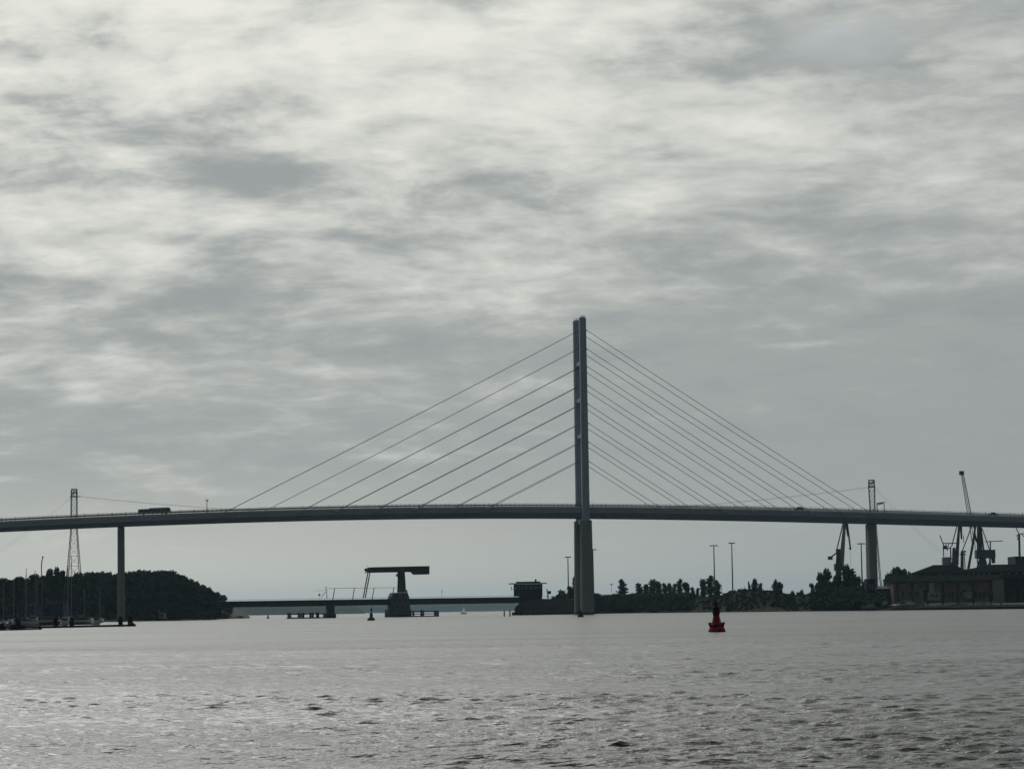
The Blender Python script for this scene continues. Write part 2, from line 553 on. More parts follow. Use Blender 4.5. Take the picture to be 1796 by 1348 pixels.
    gm = t.nodes.new('ShaderNodeMapping'); gm.inputs['Scale'].default_value = (.012, .035, 1)
    t.links.new(ge.outputs['Position'], gm.inputs[0])
    gust = g.noise(gm.outputs[0], 1.0, 4, .6)
    gs = g.mapr(gust, .32, .68, .40, 1.50)
    h = g.m('ADD', g.m('MULTIPLY', n1, .030), g.m('MULTIPLY', g.m('MULTIPLY', n2, far), .28))
    n3 = g.noise(mp.outputs[0], 3.2, 3, .6)           # wavelets of about a foot
    h = g.m('ADD', h, g.m('MULTIPLY', n3, .075))
    h = g.m('MULTIPLY', h, gs)
    bp = t.nodes.new('ShaderNodeBump'); bp.inputs['Strength'].default_value = 1.0; bp.inputs['Distance'].default_value = 1.0
    t.links.new(h, bp.inputs['Height']); t.links.new(bp.outputs[0], b.inputs['Normal'])
    t.links.new(g.m('MULTIPLY_ADD', far, .18, .10), b.inputs['Roughness'])
    me.materials.append(m)
    o = bpy.data.objects.new('water', me); COL.objects.link(o)
    tag(o, 'grey rippled harbour water filling the foreground', kind='structure')


build_water()


# ================================================================== TERRAIN
def lerp_tab(tab, x):
    xs = [t[0] for t in tab]; ys = [t[1] for t in tab]
    return float(np.interp(x, xs, ys))


def shore(name, shore_tab, ridge_tab, run, depth, m, label, px_step=6, noise_amp=.5, rows=(0, .04, .1, .2, .35, .55, .8, 1.0, 1.6, 3, 6)):
    """ground sheet: starts under water at the shoreline, climbs to the ridge height and goes on behind"""
    mb = MB(); px0, px1 = shore_tab[0][0], shore_tab[-1][0]
    n = int((px1 - px0) / px_step) + 1
    grid = []
    for i in range(n + 1):
        px = px0 + (px1 - px0) * i / n
        d0 = lerp_tab(shore_tab, px) + 3 * noise.noise(Vector((px * .05, 3.3, 0)))
        H = lerp_tab(ridge_tab, px)
        col = [W(px, d0 - 1.5, -1.0), W(px, d0, .12), W(px, d0 + 2.0, .7)]
        for r_ in rows[1:]:
            dd = d0 + 2 + r_ * run
            k = min(1, r_); k = k * k * (3 - 2 * k)
            z = .7 + (H - .7) * k
            p = W(px, dd, 0)
            z += noise_amp * noise.noise(Vector((p.x * .06, p.y * .06, 1.7))) * min(1, r_ * 5)
            col.append(Vector((p.x, p.y, max(z, .3))))
        grid.append(col)
    m_ = len(grid[0])
    vs = [v for c in grid for v in c]
    fs = [(i * m_ + j, (i + 1) * m_ + j, (i + 1) * m_ + j + 1, i * m_ + j + 1) for i in range(n) for j in range(m_ - 1)]
    mb.add(vs, fs)
    o = mb.build(name, m, smooth=True)
    tag(o, label, kind='structure')
    return o


LSH = [(-260, 1120), (0, 1140), (232, 1170), (376, 1215), (379, 1420), (422, 1500), (438, 1560)]
LRG = [(-260, 5), (120, 7), (150, 12), (300, 13), (345, 10), (372, 6), (385, 6), (405, 5.6), (420, 4.6), (432, 2.6), (438, .8)]
shore('wooded_shore', LSH, LRG, 90, 400, M['bank_earth'], 'earth shore and low hill under the wood at the left')
RSH = [(914, 1296), (1040, 1310), (1110, 1340), (1200, 1290), (1300, 1225), (1420, 1165), (1560, 1092), (1796, 1022), (2100, 960)]
RRG = [(914, 7.0), (1030, 8.0), (1060, 7.0), (1215, 7.0), (1265, 7.5), (1285, 9.5), (1320, 10.2), (1345, 9.6), (1375, 7.4), (1440, 6.5), (1500, 5.0), (1560, 1.8), (2100, 1.6)]
shore('shipyard_shore', RSH, RRG, 26, 400, M['grass'], 'dark grassy bank of the shipyard shore at the right')


def coast(name, px0, px1, d, tab, label):
    mb = MB(); n = int((px1 - px0) / 3)
    grid = []
    for i in range(n + 1):
        px = px0 + (px1 - px0) * i / n
        H = hz(px, lerp_tab(tab, px), d)
        H = max(.8, H + 1.6 * noise.fractal(Vector((px * .03, d, 0)), 1.0, 2.0, 4) + .8 * noise.noise(Vector((px * .35, d, 5))))
        w = d
        grid.append([W(px, w - 12, -1), W(px, w, .5), W(px, w + 25, H * .55), W(px, w + 60, H), W(px, w + 300, H * .9), W(px, w + 600, 1)])
    m_ = 6
    vs = [v for c in grid for v in c]
    fs = [(i * m_ + j, (i + 1) * m_ + j, (i + 1) * m_ + j + 1, i * m_ + j + 1) for i in range(n) for j in range(m_ - 1)]
    mb.add(vs, fs)
    tag(mb.build(name, M['coast'], smooth=True), label, kind='structure')


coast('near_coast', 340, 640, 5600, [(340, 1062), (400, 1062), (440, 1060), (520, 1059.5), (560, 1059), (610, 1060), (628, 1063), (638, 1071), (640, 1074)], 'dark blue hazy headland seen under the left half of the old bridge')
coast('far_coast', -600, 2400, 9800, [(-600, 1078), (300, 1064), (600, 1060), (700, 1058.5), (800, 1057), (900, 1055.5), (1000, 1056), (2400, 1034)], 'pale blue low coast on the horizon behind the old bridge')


# ================================================================== TREES
def crown_mesh(name, seed, kind, m):
    """crown of unit height (0..1) and unit width; leaf clumps over a lumpy core"""
    r_ = random.Random(seed)
    mb = MB()
    lumps = []
    if kind == 'poplar':
        for k in range(9):
            z = .10 + .82 * (k + .5) / 9; w = .36 * math.sin(math.pi * min(.97, (.12 + .80 * z))) ** .7
            lumps.append((r_.uniform(-.08, .08), r_.uniform(-.08, .08), z, max(.10, w * r_.uniform(.75, 1.05)), .085))
    elif kind == 'cone':
        for k in range(8):
            z = .08 + .84 * k / 7; w = .46 * (1 - z) + .07
            lumps.append((r_.uniform(-.07, .07), r_.uniform(-.07, .07), z, w, .11))
    elif kind == 'shrub':
        for k in range(9):
            lumps.append((r_.uniform(-.36, .36), r_.uniform(-.36, .36), r_.uniform(.18, .62), r_.uniform(.14, .24), r_.uniform(.16, .3)))
    else:
        for k in range(13):
            a = r_.uniform(0, 6.28); rr = r_.uniform(.05, .32); z = r_.uniform(.25, .84)
            rr *= 1.15 - abs(z - .5) * 1.3
            lumps.append((rr * math.cos(a), rr * math.sin(a), z, r_.uniform(.12, .22), r_.uniform(.10, .17)))
    for (x, y, z, rx, rz) in lumps:                 # core
        vs = []; fs = []
        nu, nv = 7, 5
        for j in range(nv):
            ph = math.pi * (j + .5) / nv
            for i in range(nu):
                th = 2 * math.pi * i / nu
                k = .74 * r_.uniform(.82, 1.12)
                vs.append((x + rx * k * math.sin(ph) * math.cos(th), y + rx * k * math.sin(ph) * math.sin(th), z + rz * k * math.cos(ph)))
        for j in range(nv - 1):
            for i in range(nu):
                fs.append((j * nu + i, j * nu + (i + 1) % nu, (j + 1) * nu + (i + 1) % nu, (j + 1) * nu + i))
        fs.append(tuple(range(nu))); fs.append(tuple((nv - 1) * nu + i for i in range(nu))[::-1])
        mb.add(vs, fs)
        nl = 52 if kind != 'shrub' else 40
        for q in range(nl):                        # leaf clumps
            d = Vector((r_.gauss(0, 1), r_.gauss(0, 1), r_.gauss(0, 1))).normalized()
            k = r_.uniform(.75, 1.22)
            c = Vector((x + d.x * rx * k, y + d.y * rx * k, z + d.z * rz * k))
            s_ = r_.uniform(.018, .046)
            a = Vector((r_.gauss(0, 1), r_.gauss(0, 1), r_.gauss(0, 1))).normalized()
            b = a.cross(d + Vector((.01, .02, .03))).normalized()
            a = b.cross(a + d * .6).normalized()
            zs = .75 if kind in ('poplar', 'cone') else 1.0
            a = Vector((a.x * 1.3, a.y * 1.3, a.z * zs)) * s_; b = Vector((b.x * 1.3, b.y * 1.3, b.z * zs)) * s_
            mb.add([c - a - b * .6, c + a * .8 - b, c + a + b * .7, c - a * .7 + b], [(0, 1, 2, 3)])
    me = bpy.data.meshes.new(name)
    me.from_pydata(mb.v, [], mb.f); me.materials.append(m)
    return me


CROWN = {}
for kind in ('poplar', 'cone', 'round', 'shrub'):
    for mm in ('leaf_dark', 'leaf_mid'):
        for sd in range(3):
            CROWN[kind, mm, sd] = crown_mesh('crown', 37 * sd + len(kind) * 5 + len(mm), kind, M[mm])
_tm = MB(); _tm.tube((0, 0, 0), (0, 0, .6), .5, .22, 7)
for a in range(5):
    t_ = a * 1.257 + .4
    _tm.tube((0, 0, .25 + .06 * a), (2.2 * math.cos(t_), 2.2 * math.sin(t_), .62 + .05 * a), .16, .05, 5)
TRUNK = bpy.data.meshes.new('trunk'); TRUNK.from_pydata(_tm.v, [], _tm.f); TRUNK.materials.append(M['bark'])


def tree(px, ytop, d, zb, wpx, kind, label, mm='leaf_dark', name=None, group=None, low=.06):
    p = W(px, d, zb)
    top = hz(px, ytop, d)
    H = max(1.0, top - zb); Wd = wpx * d / F
    o = root(name or {'poplar': 'poplar_tree', 'cone': 'conical_tree', 'round': 'leafy_tree', 'shrub': 'shrub'}[kind], p, label, 'shrub' if kind == 'shrub' else 'tree', group)
    o.rotation_euler.z = rnd.uniform(0, 6.28)
    c = bpy.data.objects.new('crown', CROWN[kind, mm, rnd.randrange(3)]); COL.objects.link(c); c.parent = o
    lo = H * low
    wk = {'poplar': 1.62, 'cone': 1.4, 'round': 1.25, 'shrub': 1.2}[kind]
    c.location = (0, 0, lo); c.scale = (Wd * wk, Wd * wk, (H - lo) * 1.02)
    t = bpy.data.objects.new('trunk', TRUNK); COL.objects.link(t); t.parent = o
    k = max(.18, H * .028)
    t.scale = (k, k, H * .8); t.location = (0, 0, -.3)
    return o


def scatter(name, spots, label, m, sizes, cats=('round',), seed=3, lean=1.0):
    """a mass of crowns read as one: one mesh"""
    r_ = random.Random(seed)
    Vs = []; Fs = []; k = 0
    srcs = []
    for kind in cats:
        for sd in range(3):
            me = CROWN[kind, 'leaf_dark', sd]
            co = np.empty(len(me.vertices) * 3, np.float32); me.vertices.foreach_get('co', co)
            srcs.append((co.reshape(-1, 3), [tuple(p.vertices) for p in me.polygons]))
    for (x, y, z, w, h) in spots:
        co, fs = r_.choice(srcs)
        a = r_.uniform(0, 6.28); ca, sa = math.cos(a), math.sin(a)
        q = np.empty_like(co)
        q[:, 0] = (co[:, 0] * ca - co[:, 1] * sa) * w + x
        q[:, 1] = (co[:, 0] * sa + co[:, 1] * ca) * w + y
        q[:, 2] = co[:, 2] * h + z
        Vs.append(q); Fs.extend([tuple(i + k for i in f) for f in fs]); k += len(q)
    me = bpy.data.meshes.new(name)
    me.from_pydata(np.concatenate(Vs).tolist(), [], Fs); me.materials.append(m)
    o = bpy.data.objects.new(name, me); COL.objects.link(o)
    return tag(o, label, kind='stuff')


# the wood on the hill at the left: its tree tops follow the skyline
TOPL = [(-260, 1014), (0, 1013), (40, 1011), (80, 1004), (120, 1003), (150, 1000), (200, 998.5), (230, 996), (262, 996.5), (300, 997.5), (314, 1000), (324, 1008), (332, 1014), (345, 1017), (358, 1021), (368, 1028), (378, 1036), (384, 1041)]
spots = []
r_ = random.Random(8)
for row, (dd, frac) in enumerate(((6, .42), (22, .58), (45, .76), (75, .90), (110, 1.0), (150, 1.0))):
    px = -240.0
    while px < 384:
        d0 = lerp_tab(LSH, min(px, 375)) + dd + r_.uniform(-7, 7)
        ytop = lerp_tab(TOPL, px)
        topz = hz(px, ytop, d0)
        zg = .7 + (lerp_tab(LRG, min(px, 376)) - .7) * min(1, max(0, (dd - 2) / 90)) - .6
        h = (topz * frac - zg) * r_.uniform(.88, 1.0)
        if px > 215 and row < 1: h *= .8
        if h > 2.5:
            w = min(r_.uniform(5, 9.5), h * .95)
            p = W(px, d0, 0)
            spots.append((p.x, p.y, zg - .1 * h, w * 1.15, h * 1.1))
        px += r_.uniform(9, 14)
scatter('wood', spots, 'dense dark wood covering the hill at the left behind the marina', M['leaf_wood'], None)

for (px, y, d, w, k, lab) in (
    (88, 996, 1120, 15, 'round', 'tall loose tree poking above the wood, left of the left lattice tower'),
    (99, 992, 1124, 17, 'round', 'highest loose tree poking above the wood, beside the left lattice tower'),
    (110, 999, 1130, 14, 'round', 'loose tree just left of the foot of the left lattice tower'),
    (60, 1006, 1115, 20, 'round', 'broad tree above the marina masts at the left'),
    (34, 1010, 1115, 24, 'round', 'broad tree at the left edge behind the marina'),
    (8, 1012, 1112, 26, 'round', 'broad tree cut by the left edge of the photo'),
    (390, 1042, 1440, 18, 'round', 'round tree at the left end of the old bridge deck'),
    (380, 1038, 1330, 17, 'round', 'round tree on the slope above the left end of the old bridge'),
):
    tree(px, y, d, 2.5 if px < 300 else 4, w, k, lab, low=.02 if px > 300 else .5)

# poplars and trees behind the bank on the right
RT = [
    (1093, 1017, 1390, 23, 'cone', 'wide pointed dark tree at the left end of the row right of the pylon'),
    (1122, 1021, 1400, 13, 'poplar', 'slim poplar next to the wide pointed tree'),
    (1133, 1023, 1404, 12, 'poplar', 'short poplar between the slim poplar and the tallest clump'),
    (1145, 1014.5, 1398, 17, 'poplar', 'tallest poplar of the clump right of the pylon'),
    (1155, 1018, 1402, 14, 'poplar', 'poplar leaning on the right side of the tallest one'),
    (1167, 1021, 1400, 11, 'poplar', 'third slim poplar of the clump, right of the tallest'),
    (1175, 1021, 1404, 10, 'poplar', 'fourth slim poplar of the clump with flat top'),
    (1183, 1022, 1400, 8, 'poplar', 'narrow poplar in the gap of the row'),
    (1193, 1014, 1396, 12, 'poplar', 'tall slim poplar near the right end of the clump'),
    (1203, 1020, 1398, 14, 'round', 'bushy tree closing the clump on the right'),
    (1215, 1028, 1390, 8, 'poplar', 'small poplar standing alone left of the three above the red buoy'),
    (1224, 1030, 1386, 7, 'poplar', 'smallest poplar left of the three above the red buoy'),
    (1234, 1014, 1370, 14, 'poplar', 'left one of the three poplars above the red buoy'),
    (1247, 1008, 1368, 16, 'poplar', 'middle and tallest of the three poplars above the red buoy'),
    (1259, 1016, 1366, 13, 'poplar', 'right one of the three poplars above the red buoy'),
    (1308, 1026, 1290, 6, 'shrub', 'low shrub on the grassy mound left of its poplar'),
    (1314, 1018, 1292, 4, 'poplar', 'very thin young tree on the grassy mound'),
    (1324, 1014, 1290, 13, 'poplar', 'tallest poplar on the grassy mound'),
    (1334, 1021, 1291, 8, 'poplar', 'slim short poplar at the right of the mound poplar'),
    (1299, 1029, 1288, 6, 'shrub', 'tiny shrub on the left shoulder of the grassy mound'),
    (1360, 1015.5, 1280, 12, 'poplar', 'left one of the leaning pair of trees right of the mound'),
    (1369, 1019, 1282, 14, 'round', 'right one of the leaning pair of trees right of the mound'),
    (1392, 1032, 1270, 9, 'shrub', 'low shrub right of the leaning pair of trees'),
    (1401, 1034, 1268, 9, 'shrub', 'second low shrub right of the leaning pair of trees'),
    (1408, 1030, 1268, 8, 'shrub', 'pointed low shrub left of the big dark trees'),
    (1421, 1036, 1262, 10, 'shrub', 'low shrub at the left foot of the big dark trees'),
    (1438, 1001, 1240, 20, 'round', 'outer left tree of the big dark group by the left crane'),
    (1452, 994, 1238, 24, 'round', 'tall round tree of the big dark group left of the crane mast'),
    (1470, 1006, 1236, 26, 'round', 'lower tree filling the middle of the big dark group'),
    (1486, 989, 1238, 20, 'poplar', 'highest tree of the big dark group right of the crane mast'),
    (1494, 995, 1234, 20, 'poplar', 'second highest tree of the big dark group with stepped outline'),
    (1502, 1008, 1232, 18, 'round', 'outer right tree of the big dark group'),
    (1516, 1018, 1215, 14, 'round', 'bushy tree left of the foot of the right bridge pier'),
    (1508, 1012, 1228, 9, 'poplar', 'small tree between the dark group and the lamp mast'),
    (1563, 1003, 1180, 22, 'round', 'low tree right of the right bridge pier'),
    (1577, 992.5, 1182, 30, 'round', 'round yellowish green tree right of the right bridge pier'),
    (1592, 1001, 1184, 20, 'round', 'right shoulder tree beside the yellowish green one'),
    (1424, 1021, 1245, 9, 'round', 'small ragged tree sticking out left of the big dark group'),
    (984, 1032, 1345, 18, 'round', 'round tree between the control house and the pylon pier'),
    (1000, 1027, 1350, 12, 'poplar', 'slim tree just left of the pylon pier'),
    (1008, 1013, 1352, 15, 'cone', 'pointed tree half hidden by the left side of the pylon pier'),
    (992, 1037, 1340, 16, 'shrub', 'bushy growth at the foot of the left lamp mast'),
    (973, 1042, 1338, 12, 'shrub', 'low bush right of the signal behind the control house'),
    (1050, 1036, 1345, 22, 'shrub', 'rounded bush at the right foot of the pylon pier'),
    (1066, 1038, 1346, 18, 'shrub', 'second rounded bush right of the pylon pier'),
    (1079, 1041, 1348, 16, 'shrub', 'low bush left of the wide pointed tree'),
]
for (px, y, d, w, k, lab) in RT:
    zb = 6.0 if px < 1440 else (4.5 if px < 1520 else 1.6)
    mm = 'leaf_mid' if px in (1577, 1592, 984, 1050, 1066) else 'leaf_dark'
    tree(px, y, d, zb - 1, w, k, lab, mm, low=.02)

# undergrowth on the bank: nobody could count it
spots = []
for i in range(900):
    px = r_.uniform(1030, 1545)
    d0 = lerp_tab(RSH, px); u = r_.random() ** .7
    H = lerp_tab(RRG, px); k = u * u * (3 - 2 * u)
    p = W(px, d0 + 2 + 26 * u, 0)
    h = r_.uniform(1.4, 3.4) if px < 1215 or px > 1430 else r_.uniform(.7, 1.3)
    if px > 1440: h *= 1.5
    spots.append((p.x, p.y, .7 + (H - .7) * k - .5, h * 1.9, h * 1.3))
scatter('undergrowth', spots, 'dark scrub covering the bank between the pylon and the shipyard', M['leaf_dark'], None, ('shrub',))
spots = []
for i in range(80):
    px = r_.uniform(236, 425)
    d0 = lerp_tab(LSH, px); p = W(px, d0 + r_.uniform(2, 12), 0); h = r_.uniform(1.5, 3.5)
    if px > 400: h = r_.uniform(.6, 1.2)
    spots.append((p.x, p.y, .3, h * 1.8, h * 1.3))
for i in range(60):
    px = r_.uniform(378, 404)
    p = W(px, 1500 + r_.uniform(5, 60), 0); h = r_.uniform(2, 5)
    spots.append((p.x, p.y, 2.5, h * 1.5, h * 1.3))
scatter('shore_scrub', spots, 'low scrub along the waterline below the wood', M['leaf_wood'], None, ('shrub',))


# ================================================================== CABLE STAYED BRIDGE
BR = Plane(W(1023, 1185), R(9.65))
HW = 5.8                                     # half width of the slab
# deck edge heights, read at the near edge
rd = [(0, 913.3, 931.2), (100, 909, 926.8), (212, 904.5, 922), (330, 899, 917.6), (460, 894, 913.4), (580, 891.3, 911), (700, 889.6, 909), (860, 888.4, 907.8), (1023, 888, 907.6), (1150, 888.8, 908.6), (1270, 890.6, 910.8), (1400, 894, 914), (1528, 897.6, 917.3), (1680, 901.6, 920.8), (1796, 905, 923.6)]
us, zt, zbm = [], [], []
for px, yt, yb in rd:
    u, z = BR.sz(px, yt, -HW); us.append(u); zt.append(z); zbm.append(BR.sz(px, yb, -HW)[1])
cT = np.polyfit(us, zt, 4); cB = np.polyfit(us, zbm, 4)
U0, U1 = min(us) - 160, max(us) + 220


def _pv(c, u):
    lo, hi = min(us), max(us)
    if u < lo: return float(np.polyval(c, lo) + (u - lo) * np.polyval(np.polyder(c), lo))
    if u > hi: return float(np.polyval(c, hi) + (u - hi) * np.polyval(np.polyder(c), hi))
    return float(np.polyval(c, u))


def zT(u): return _pv(cT, u)
def zB(u): return _pv(cB, u)


bridge = root('cable_stayed_bridge', BR.w(0, 0, 0), 'long cable-stayed road bridge with one tall pylon and blue-grey deck crossing the whole view', 'bridge')


def sweep(section, name, m, parent, du=4.0):
    """section(u) -> list of (off, z)"""
    mb = MB(); n = int((U1 - U0) / du); k = None; vs = []; fs = []
    for i in range(n + 1):
        u = U0 + (U1 - U0) * i / n
        sec = section(u); k = len(sec)
        vs += [BR.w(u, o_, z) for o_, z in sec]
    for i in range(n):
        for j in range(k):
            fs.append((i * k + j, i * k + (j + 1) % k, (i + 1) * k + (j + 1) % k, (i + 1) * k + j))
    fs.append(tuple(range(k))); fs.append(tuple(n * k + j for j in range(k))[::-1])
    mb.add(vs, fs)
    return mb.build(name, m, parent)


deck = sweep(lambda u: [(-HW, zT(u) - .62), (-HW, zT(u) - .08), (-HW + .5, zT(u)), (HW - .5, zT(u)), (HW, zT(u) - .08), (HW, zT(u) - .62)], 'deck_slab', M['steel_light'], bridge)
sweep(lambda u: [(-HW + .02, zT(u) - .63), (-HW + .22, zT(u) - 2.6), (-HW + 1.6, zB(u) + .55), (-HW + 1.9, zB(u)), (HW - 1.9, zB(u)), (HW - 1.6, zB(u) + .55), (HW - .22, zT(u) - 2.6), (HW - .02, zT(u) - .63)], 'box_girder', M['steel_blue'], bridge)
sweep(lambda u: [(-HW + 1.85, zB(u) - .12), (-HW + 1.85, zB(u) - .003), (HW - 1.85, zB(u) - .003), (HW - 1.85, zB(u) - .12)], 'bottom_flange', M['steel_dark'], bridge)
sweep(lambda u: [(-HW + 1.2, zT(u) + .003), (-HW + 1.2, zT(u) + .06), (HW - 1.2, zT(u) + .06), (HW - 1.2, zT(u) + .003)], 'carriageway', M['asphalt'], bridge)
# longitudinal seam lines on the girder face
for dz, t_ in ((-1.25, .09), (-2.62, .12)):
    sweep(lambda u: [(-HW + .02 - .10, zT(u) + dz), (-HW + .02 - .10, zT(u) + dz + t_), (-HW + .25, zT(u) + dz + t_), (-HW + .25, zT(u) + dz)], 'girder_stiffener', M['steel_light'], bridge)
# railings on both sides
for sg, far in ((-1, 0), (1, 1)):
    pm = MB(); u = U0 + 1
    k = 0
    while u < U1:
        h = 1.30 if k % 3 else 1.48
        a = BR.w(u, sg * (HW - .35), zT(u) - .02); b = BR.w(u, sg * (HW - .35), zT(u) + h)
        pm.beam(a, b, .15 if k % 3 else .24, .10)
        u += 1.9; k += 1
    pm.build('railing_post', M['rail'], bridge)['kind'] = 'stuff'
    sweep(lambda u: [(sg * (HW - .41), zT(u) + 1.24), (sg * (HW - .41), zT(u) + 1.34), (sg * (HW - .29), zT(u) + 1.34), (sg * (HW - .29), zT(u) + 1.24)], 'handrail', M['rail'], bridge)
    for hh in (.35, .8):
        sweep(lambda u: [(sg * (HW - .38), zT(u) + hh), (sg * (HW - .38), zT(u) + hh + .055), (sg * (HW - .33), zT(u) + hh + .055), (sg * (HW - .33), zT(u) + hh)], 'rail_bar', M['rail'], bridge)
    sweep(lambda u: [(sg * (HW - 1.3), zT(u) + .55), (sg * (HW - 1.3), zT(u) + .85), (sg * (HW - 1.2), zT(u) + .85), (sg * (HW - 1.2), zT(u) + .55)], 'crash_barrier', M['rail'], bridge)

# pylon: two steel masts on two concrete shafts
LEG = 7.05
ZC = BR.sz(1029, 912, -LEG)[1]
ZTOP = BR.sz(1021.5, 557.5, -LEG)[1]
uN = BR.sz(1021.5, 560, -LEG)[0]; uB = BR.sz(1027.3, 895, -LEG)[0]
uS = BR.sz(1029, 985, -LEG)[0]


def octo(u, off, z, a, b, ch):
    return [BR.w(u + x, off + y, z) for x, y in ((-a + ch, -b), (a - ch, -b), (a, -b + ch), (a, b - ch), (a - ch, b), (-a + ch, b), (-a, b - ch), (-a, -b + ch))]


def shaft(levels):
    """levels: (u, off, z, a, b, ch)"""
    mb = MB(); vs = []
    for L_ in levels: vs += octo(*L_)
    n = len(levels)
    fs = [(k * 8 + i, k * 8 + (i + 1) % 8, (k + 1) * 8 + (i + 1) % 8, (k + 1) * 8 + i) for k in range(n - 1) for i in range(8)]
    fs += [tuple(range(8))[::-1], tuple((n - 1) * 8 + i for i in range(8))]
    return mb.add(vs, fs)


for sg in (-1, 1):
    o_ = sg * LEG
    levels = []
    for k in range(13):
        t = k / 12.0
        z = ZC + (ZTOP - ZC) * t
        levels.append((uB + (uN - uB) * t, o_, z, (1.64 - .20 * t), 1.05, .32))
    leg = shaft(levels).build('mast', M['steel_blue'], bridge)
    cap = shaft([(uN, o_, ZTOP, 1.2, .95, .3), (uN, o_, ZTOP + .35, 1.0, .8, .3)]).build('mast_cap', M['steel_dark'], leg)
    sp_ = MB()
    for du_, hh, r in ((-.95, 1.3, .07), (-.3, .8, .05), (.15, 1.0, .16), (.75, 1.5, .09), (.95, .9, .05)):
        sp_.tube(BR.w(uN + du_, o_, ZTOP + .3), BR.w(uN + du_, o_, ZTOP + .3 + hh), r, r * .6, 6)
    for z0 in (.6, 1.0):
        sp_.beam(BR.w(uN - 1, o_, ZTOP + .3 + z0 * .7), BR.w(uN + 1, o_, ZTOP + .3 + z0 * .7), .06)
    sp_.build('mast_aerial', M['cable'], leg)
    # dark vertical seam plates on the broad faces
    sm = MB()
    for x in (-.55, .62):
        sm.beam(BR.w(uB + x, o_ - 1.07, ZC + 1), BR.w(uN + x, o_ - 1.07, ZTOP - 1), .07, .05)
    sm.build('mast_seam', M['steel_dark'], leg)
    for k in range(8):
        z = ZC + 8 + k * 9.6
        t = (z - ZC) / (ZTOP - ZC)
    # concrete shaft, slightly splayed
    shaft([(uS, o_, -2, 2.85, 2.2, .8), (uS, o_, 12, 2.65, 2.1, .8), (uS, o_, 26, 2.48, 2.0, .75), (uS, o_, ZC - .02, 2.32, 1.9, .7)]).build('pylon_shaft', M['concrete'], bridge)
for y in (638, 702, 765):
    z = BR.sz(1017, y, 0)[1]
    t = (z - ZC) / (ZTOP - ZC); u = uB + (uN - uB) * t
    cb = MB(); cb.box(BR.w(u, 0, z), (1.5, 2 * LEG - 2.12, 1.5), BR.ang)
    cb.build('cross_beam', M['steel_blue'], bridge)
cb = MB(); cb.box(BR.w(uB, 0, zB(0) - 1.5), (2.2, 2 * LEG - 2.1, 2.2), BR.ang); cb.build('cross_beam', M['steel_blue'], bridge)
cb = MB(); cb.box(BR.w(uS, 0, 5.0), (1.3, 2 * LEG - 4.3, 9.0), BR.ang); cb.build('shaft_web', M['concrete'], bridge)
# walkable stubs for hanger boxes at mast: stay anchors
LT = [583, 614, 647, 679, 712, 744.5, 777, 809]
LB = [(411, 889), (477, 889), (543.5, 888), (606, 888), (674, 887), (740, 887), (804.5, 887), (867, 886)]
RTp = [578, 611, 641.6, 674.7, 707.6, 741, 774, 808]
RB = [(1523, 896), (1470, 893.5), (1413.5, 891.5), (1362.5, 890), (1311, 889), (1259, 888), (1206.5, 887), (1154, 886.5)]
for (tops, bots, side) in ((LT, LB, -1), (RTp, RB, 1)):
    for k in range(8):
        px_t = 1009 if side < 0 else 1027.5
        ut, ztp = BR.sz(px_t + (k * .6), tops[k], (LEG if side < 0 else -LEG) * .93)
        ub, zbt = BR.sz(bots[k][0], bots[k][1], -LEG * .93)
        dirv = Vector((ub - ut, zbt - ztp)); L_ = dirv.length; dirv /= L_
        # carry the stay on to the anchor below the slab edge
        zend = zT(ub) - 1.1
        ext = (zbt - zend) / -dirv.y if dirv.y < 0 else 0
        ue = ub + dirv.x * ext; ze = zend
        for off in (-LEG * .93, LEG * .93):
            cbm = MB()
            pts = []
            for q in range(13):
                t = q / 12
                sag = -.45 * 4 * t * (1 - t) * (L_ / 150) ** 2
                u_ = ut + (ue - ut) * t; z_ = ztp + (ze - ztp) * t + sag
                pts.append(BR.w(u_, off * (1 - .03 * t), z_))
            cbm.path(pts, .115, 6)
            c_ = cbm.build('stay_cable', M['cable'], bridge)
            e = pts[-1]; d_ = (pts[-2] - pts[-1]).normalized()
            MB().tube(e - d_ * .8, e + d_ * 2.6, .24, .17, 8).build('anchor_tube', M['steel_blue'], c_)
            MB().box(BR.w(ue, off + (.35 if off < 0 else -.35), ze - .1), (1.6, .9, 1.0), BR.ang).build('anchor_box', M['steel_blue'], c_)
            s_ = pts[0]; d2 = (pts[1] - pts[0]).normalized()
            MB().tube(s_ - d2 * .6, s_ + d2 * .9, .24, .17, 8).build('mast_socket', M['steel_dark'], c_)

# side piers
for (px, y0, yb_, a, b) in ((212.5, 924, 1090, 1.42, 2.4), (1529, 919, 1066, 1.72, 2.9)):
    u, z0 = BR.sz(px, (y0 + yb_) / 2, 0)[0], BR.sz(px, y0, -2)[1]
    pr = shaft([(u, 0, -2, a * 1.12, b * 1.1, .5), (u, 0, z0 * .5, a * 1.04, b * 1.03, .5), (u, 0, z0, a, b, .5)]).build('pier', M['concrete'], bridge)
    MB().box(BR.w(u, 0, (z0 + zB(u)) / 2 - .06), (a * 1.25, b * 1.3, max(.3, zB(u) - z0 - .15)), BR.ang).build('bearing', M['steel_dark'], pr)


def on_deck(px, off=-2.4):
    """place on the carriageway under that column"""
    y = lerp_tab([(r[0], r[1]) for r in rd], px)
    u = BR.sz(px, y, off)[0]
    return u, BR.w(u, off, zT(u) + .062)


# coach
u, p = on_deck(270.5, -2.6)
coach = root('coach', p, 'long blue-grey coach with a dark stepped roof driving on the bridge deck at the left', 'coach')


